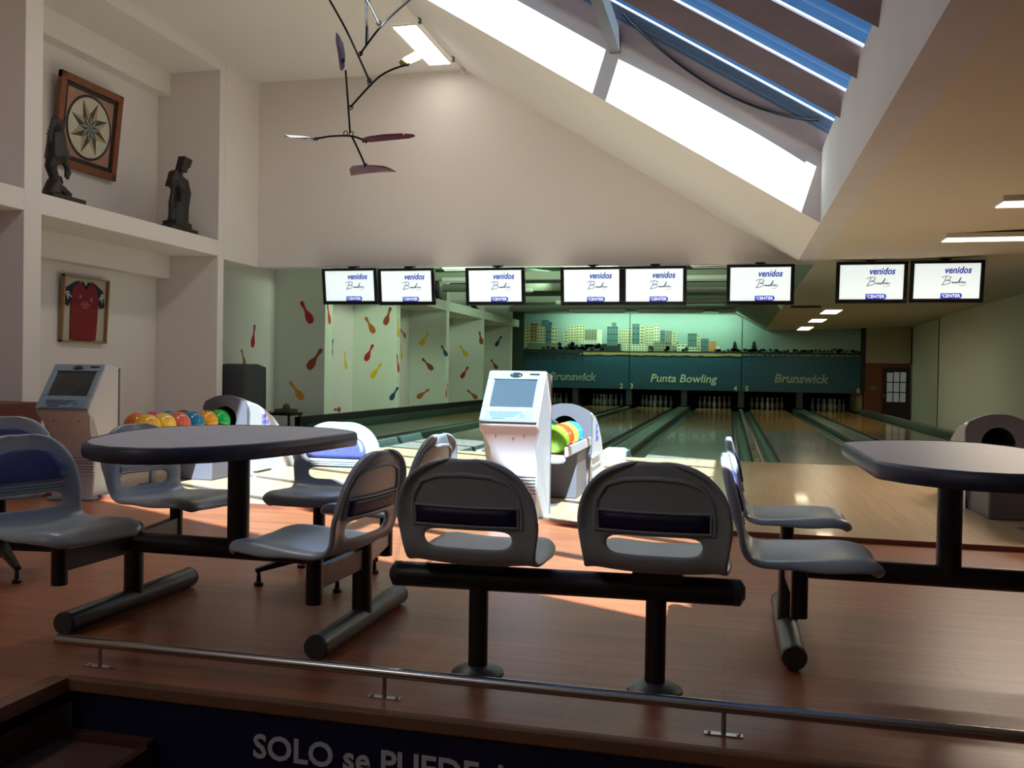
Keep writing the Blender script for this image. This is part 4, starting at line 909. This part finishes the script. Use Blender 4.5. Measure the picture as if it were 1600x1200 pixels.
# ------------------------------------------------------------------ carved figures
def blob(name, parts, vox, m_, label, cat, loc, holes=()):
    q = MB()
    for p in parts:
        if p[0] == 's': q.sphere(p[1], p[2], 14, 8, sc=p[3] if len(p) > 3 else (1, 1, 1))
        elif p[0] == 't': q.tube(p[1], p[2], 10)
        elif p[0] == 'b': q.box(*p[1])
        elif p[0] == 'p': q.slab(p[1], p[2])
    o = q.build(name, m_, None, smooth=True, ang=0, loc=loc)
    r = o.modifiers.new('remesh', 'REMESH'); r.mode = 'VOXEL'; r.voxel_size = vox; r.use_smooth_shade = True
    tag(o, label, cat); return o
# local y = along the wall (right in the photo), x = depth, z up.  bowed figure with block head and staff
fig = [('b', (-.13, .13, -.30, .27, 0, .07)), ('b', (-.1, .1, -.17, .17, .06, .14)),
       ('t', [(0, .06, .12), (0, .08, .35), (0, .10, .52), (0, .05, .64), (0, -.07, .68), (0, -.14, .63)], [.10, .095, .11, .11, .09, .06]),
       ('t', [(0, -.13, .10), (0, -.11, .25), (0, -.14, .36), (0, -.11, .50), (0, -.11, .66)], [.05, .05, .035, .028, .035]),
       ('t', [(0, -.03, .12), (0, -.03, .28), (0, .02, .40)], [.04, .03, .04]), ('t', [(0, -.11, .36), (0, .04, .38)], .025),
       ('p', [(-.05, -.21, .56), (-.05, -.09, .56), (-.05, -.05, .80), (-.05, -.13, .76)], (.10, 0, 0)),
       ('p', [(-.055, .0, .80), (-.055, .12, .79), (-.055, .14, .845), (-.055, .19, .875), (-.055, .245, .985), (-.055, .07, 1.0)], (.11, 0, 0)), ('t', [(0, .03, .66), (0, .06, .84)], .032)]
blob('carved_figure', fig, .012, CARVED, 'dark carved wooden figure, bowed with block head, at the right end of the shelf', 'sculpture', (-6.90, 10.10, ZS1))
rnd = random.Random(5)
orn = [('b', (-.13, .13, -.25, .24, 0, .06)), ('t', [(0, -.12, .05), (0, -.1, .15), (0, .02, .12), (0, .12, .08)], [.10, .09, .06, .05]),
       ('t', [(0, -.13, .10), (0, -.08, .22), (0, -.14, .34), (0, -.10, .44), (0, -.02, .50)], [.06, .05, .06, .08, .09]),
       ('t', [(0, -.10, .40), (0, .03, .46), (0, .10, .38), (0, .08, .28)], [.05, .045, .03, .02]), ('t', [(0, -.10, .24), (0, .0, .26), (0, .03, .20)], [.03, .02, .015]),
       ('t', [(0, -.04, .45), (0, -.06, .58), (0, -.06, .70), (0, -.05, .80)], [.13, .10, .085, .04]), ('t', [(0, .08, .38), (0, .12, .34), (0, .10, .26)], [.025, .03, .015])]
for k in range(10):
    z_ = .46+.036*k; s_ = -1 if k % 2 else -1
    orn.append(('t', [(0, -.08, z_), (0, -.205+.014*abs(k-5), z_+.035)], [.024, .009]))
for k in range(5): orn.append(('t', [(0, -.05, .76), (0, -.13+.045*k, .885-.014*abs(k-2))], [.024, .010]))
blob('carved_figure', orn, .011, CARVED, 'dark ornate carved figure with spiky crest in front of the star plaque', 'sculpture', (-6.88, 8.02, ZS1))
for i, (px, pz, yy, lb) in enumerate([(722, 0, 20.3, 'small dark carved figure on the slab between two screens'), (724, 0, 23.5, 'smaller dark carved figure on the slab further back')]):
    q = MB()
    q.box(-.1, .1, -.1, .1, 0, .05); q.tube([(0, 0, .04), (0, .03, .2), (0, -.02, .38), (0, .0, .5)], [.09, .06, .08, .03], 10); q.sphere((0, .02, .52), .05, 10, 6); q.tube([(0, -.02, .36), (0, .1, .2)], [.03, .015], 8)
    o = q.build('carved_figure', CARVED, smooth=True, loc=(-6.85, yy, ZS1)); tag(o, lb, 'sculpture')

# ------------------------------------------------------------------ hanging mobile
MY = 2.6
mo = thing('hanging_mobile', 'wire mobile with coloured leaf blades hanging from the high ceiling', 'mobile', at(544, 212, Y=MY))
MO = mo.location.copy()
def mp_(x, y, dy=0): return at(x, y, Y=MY+dy)-MO
WIRE = mat('black_wire', (16, 16, 18), .4)
def rod(pts, r=.0032, nm='rod'):
    P_ = [mp_(*p) for p in pts]; out = []
    for i in range(len(P_)-1):
        for k in range(5):
            u = k/5; a_, b_, c_, d_ = P_[max(i-1, 0)], P_[i], P_[i+1], P_[min(i+2, len(P_)-1)]
            out.append(.5*((2*b_)+(c_-a_)*u+(2*a_-5*b_+4*c_-d_)*u*u+(3*b_-a_-3*c_+d_)*u**3))
    out.append(P_[-1]); q = MB(); q.tube(out, r, 8); q.build(nm, WIRE, mo, smooth=True)
def ringp(x, y):
    c = mp_(x, y); q = MB(); q.tube([c+Vector((.0068*math.cos(a_), 0, .0068*math.sin(a_))) for a_ in np.linspace(0, 2*PI, 14)], .0017, 6); q.build('ring', WIRE, mo)
def blade(outline, col, nm='blade', tilt=.0):
    """outline in photo pixels; third value pushes a point in depth"""
    q = MB(); q.slab([mp_(*p) for p in outline], (0.0, .0025, 0)); return q.build('blade', mat(nm, col, .35), mo)
rod([(515, 0, -.1), (540, 45), (561, 90), (578, 128)]); rod([(499, -60, -.3), (515, 0, -.1)]); rod([(562, 86), (573, 70), (600, 36), (640, 0, .1), (668, -20, .15)])
rod([(573, 0), (583, 18), (592, 37)]); rod([(572, 4), (573, 30), (572, 72)]); rod([(540, 110), (543, 150), (547, 208)]); rod([(547, 168), (565, 148), (590, 122), (612, 109), (636, 101)])
rod([(494, 217), (515, 213), (540, 212), (555, 214), (566, 218)]); rod([(549, 212), (558, 230), (570, 257)])
for p in ((563, 84), (577, 126), (578, 131), (548, 168), (549, 209), (540, 208), (592, 36), (574, 3)): ringp(*p)
rod([(573, 0), (571, -40)]); 
q = MB(); top = mp_(571, -40); q.tube([top, Vector((top.x, top.y, zg(top.x+MO.x)-.05-MO.z))], .003, 6); top2 = mp_(499, -60, -.3); q.tube([top2, Vector((top2.x, top2.y, zg(top2.x+MO.x)-.05-MO.z))], .003, 6); q.build('hanging_wire', WIRE, mo)
blade([(566, 216, .0), (575, 213, .02), (600, 209.5, .1), (630, 208, .2), (647, 210, .26), (649, 213, .27), (640, 216, .22), (610, 219, .1), (580, 222, 0), (567, 222, 0)], (206, 92, 78), 'red_blade')
blade([(444, 210.5, .1), (470, 212, .05), (490, 215, 0), (494, 218, 0), (480, 218.5, 0), (455, 215, .05), (444, 213, .1)], (150, 190, 210), 'pale_blue_blade')
blade([(525, 50, 0), (530, 55, .03), (536, 68, .05), (539, 85, .05), (538, 105, .02), (534, 111, 0), (531, 108, 0), (528, 85, 0), (524, 65, 0)], (200, 160, 170), 'pale_pink_blade')
blade([(546, 264, 0), (550, 259, .02), (570, 257, .04), (600, 259, .08), (612, 264, .1), (620, 268.5, .12), (600, 266, .06), (580, 270, .03), (560, 271, 0), (548, 275, 0)], (240, 190, 174), 'salmon_blade')
blade([(623, 97, 0), (632, 89, .05), (650, 79, .1), (668, 74, .15), (676, 73, .18), (672, 83, .14), (655, 94, .08), (640, 100, .04), (626, 102, 0)], (240, 200, 120), 'amber_blade')
blade([(571.5, 35, 0), (575.5, 40, .02), (576, 60, .04), (573, 73, .03), (571, 60, 0)], (150, 130, 130), 'grey_blade')
for (x, y) in ((496, 217), (492, 217), (568, 220), (573, 221), (536, 93), (537, 96), (571, 258), (634, 101), (638, 101)):
    q = MB(); c = mp_(x, y); q.tube([c+Vector((0, -.006, -.005)), c+Vector((0, .006, .005))], .003, 8); q.build('clip', WIRE, mo)

# ------------------------------------------------------------------ dust cover, low shelf, wooden box
q = MB(); nx, nz = 12, 10; vs_ = []; fs_ = []
rnd = random.Random(2)
sec = []
for j in range(nz+1):
    z = j/nz; ring_ = []
    for k in range(24):
        a_ = 2*PI*k/24; r_ = 1/max(abs(math.cos(a_)), abs(math.sin(a_)))**.85
        flare = 1+.06*(1-z)+.03*math.sin(5*a_+z*3)*(1-z)
        ring_.append((.245*r_*math.cos(a_)*flare, .245*r_*math.sin(a_)*flare, z*1.05+.02*math.cos(3*a_)*(z > .9)))
    vs_ += ring_
for j in range(nz):
    for k in range(24): fs_.append((j*24+k, j*24+(k+1) % 24, (j+1)*24+(k+1) % 24, (j+1)*24+k))
n0 = len(vs_); vs_ += [(.2*math.cos(2*PI*k/24), .2*math.sin(2*PI*k/24), 1.08) for k in range(24)]
fs_ += [(nz*24+k, nz*24+(k+1) % 24, n0+(k+1) % 24, n0+k) for k in range(24)]+[tuple(n0+k for k in range(24))]
q.add(vs_, fs_); o = q.build('dust_cover', COVER, smooth=True, ang=0, loc=(-6.74, 11.45, 0)); tag(o, 'dark grey cloth dust cover over a tall machine in the first bay', 'cover')
q = MB(); q.xf(Matrix.Identity(4))
sh = thing('low_shelf', 'low dark shelf with clutter against the grey fin behind the ball return', 'shelf', (-6.99, 12.7, 0))
q = MB(); q.box(-.6, .45, -.2, .2, .30, .34); q.box(-.6, .45, -.2, .2, .05, .08)
for x in (-.58, .4):
    for y in (-.18, .18): q.box(x, x+.03, y-.015, y+.015, -.02, .30)
q.build('rack', PAINT_BLACK, sh)
q = MB(); q.box(-.5, .0, -.15, .12, .12, .28); q.build('grey_tray', PAINT_GREY, sh, bevel=.01)
q = MB(); q.box(.15, .42, -.16, .1, .34, .40); q.sphere((.3, -.05, .42), .06, 12, 8); q.build('bag', mat('brown_bag', (92, 76, 50), .7), sh, bevel=.01)
q = MB(); q.box(-.7, .13, -.3, .3, 0, .70); o = q.build('wooden_cabinet', mat('reddish_cabinet', (96, 44, 30), .5, noise=((2, 2, 12), .2)), bevel=.01, loc=(-6.4, 6.8, -.03)); tag(o, 'reddish wooden cabinet cut by the left edge of the photo', 'cabinet')
q = MB(); q.box(-.66, .10, -.31, -.30, .05, .62); q.build('door_panel', mat('cabinet_panel', (84, 38, 26), .5), o)

# ------------------------------------------------------------------ lamps of the place, and added unseen fill lights
GRN = (.62, 1.0, .72)
area('mask_tubes', (-2.0, 27.55, 2.86), (6.6, .25), 95, GRN, (0, 1, -.9))
area('unseen_hall_light', (-3.3, 14.5, 3.3), (3.5, .2), 170, (.72, 1.0, .72), (-.4, 1, -.22))
area('unseen_hall_light', (-3.6, 21.2, 3.3), (3.0, .2), 60, (.70, 1.0, .72), (-1, .6, -.5))
for y in (19.6, 22.6, 26.2): area('right_lane_lamp', (2.0, y, 2.36), (.3, 1.1), 18 if y < 25 else 5, (1, .88, .62))
area('unseen_hall_light', (-.9, 14.9, 3.3), (4.5, .2), 50, (.92, 1.0, .9), (.1, .25, -1))  # added unseen light behind the bulkhead to brighten the lanes
area('lobby_fill', (-3.6, -2.2, 4.9), (1.4, 1.4), 70, (1, .93, .88))  # unseen fill added behind the viewer to lift the near floor and steps
area('low_lamp', (2.65, 9.64, 2.39), (1.2, .24), 48, (1, .84, .68)); area('low_lamp', (2.65, 7.76, 2.39), (1.2, .24), 48, (1, .84, .68))
for k, (y0, y1) in enumerate(hl): area('high_lamp', (-3.86, (y0+y1)/2, ZC-.07), (.26, 1.3), (5, 12, 30)[k], (1, .93, .88))
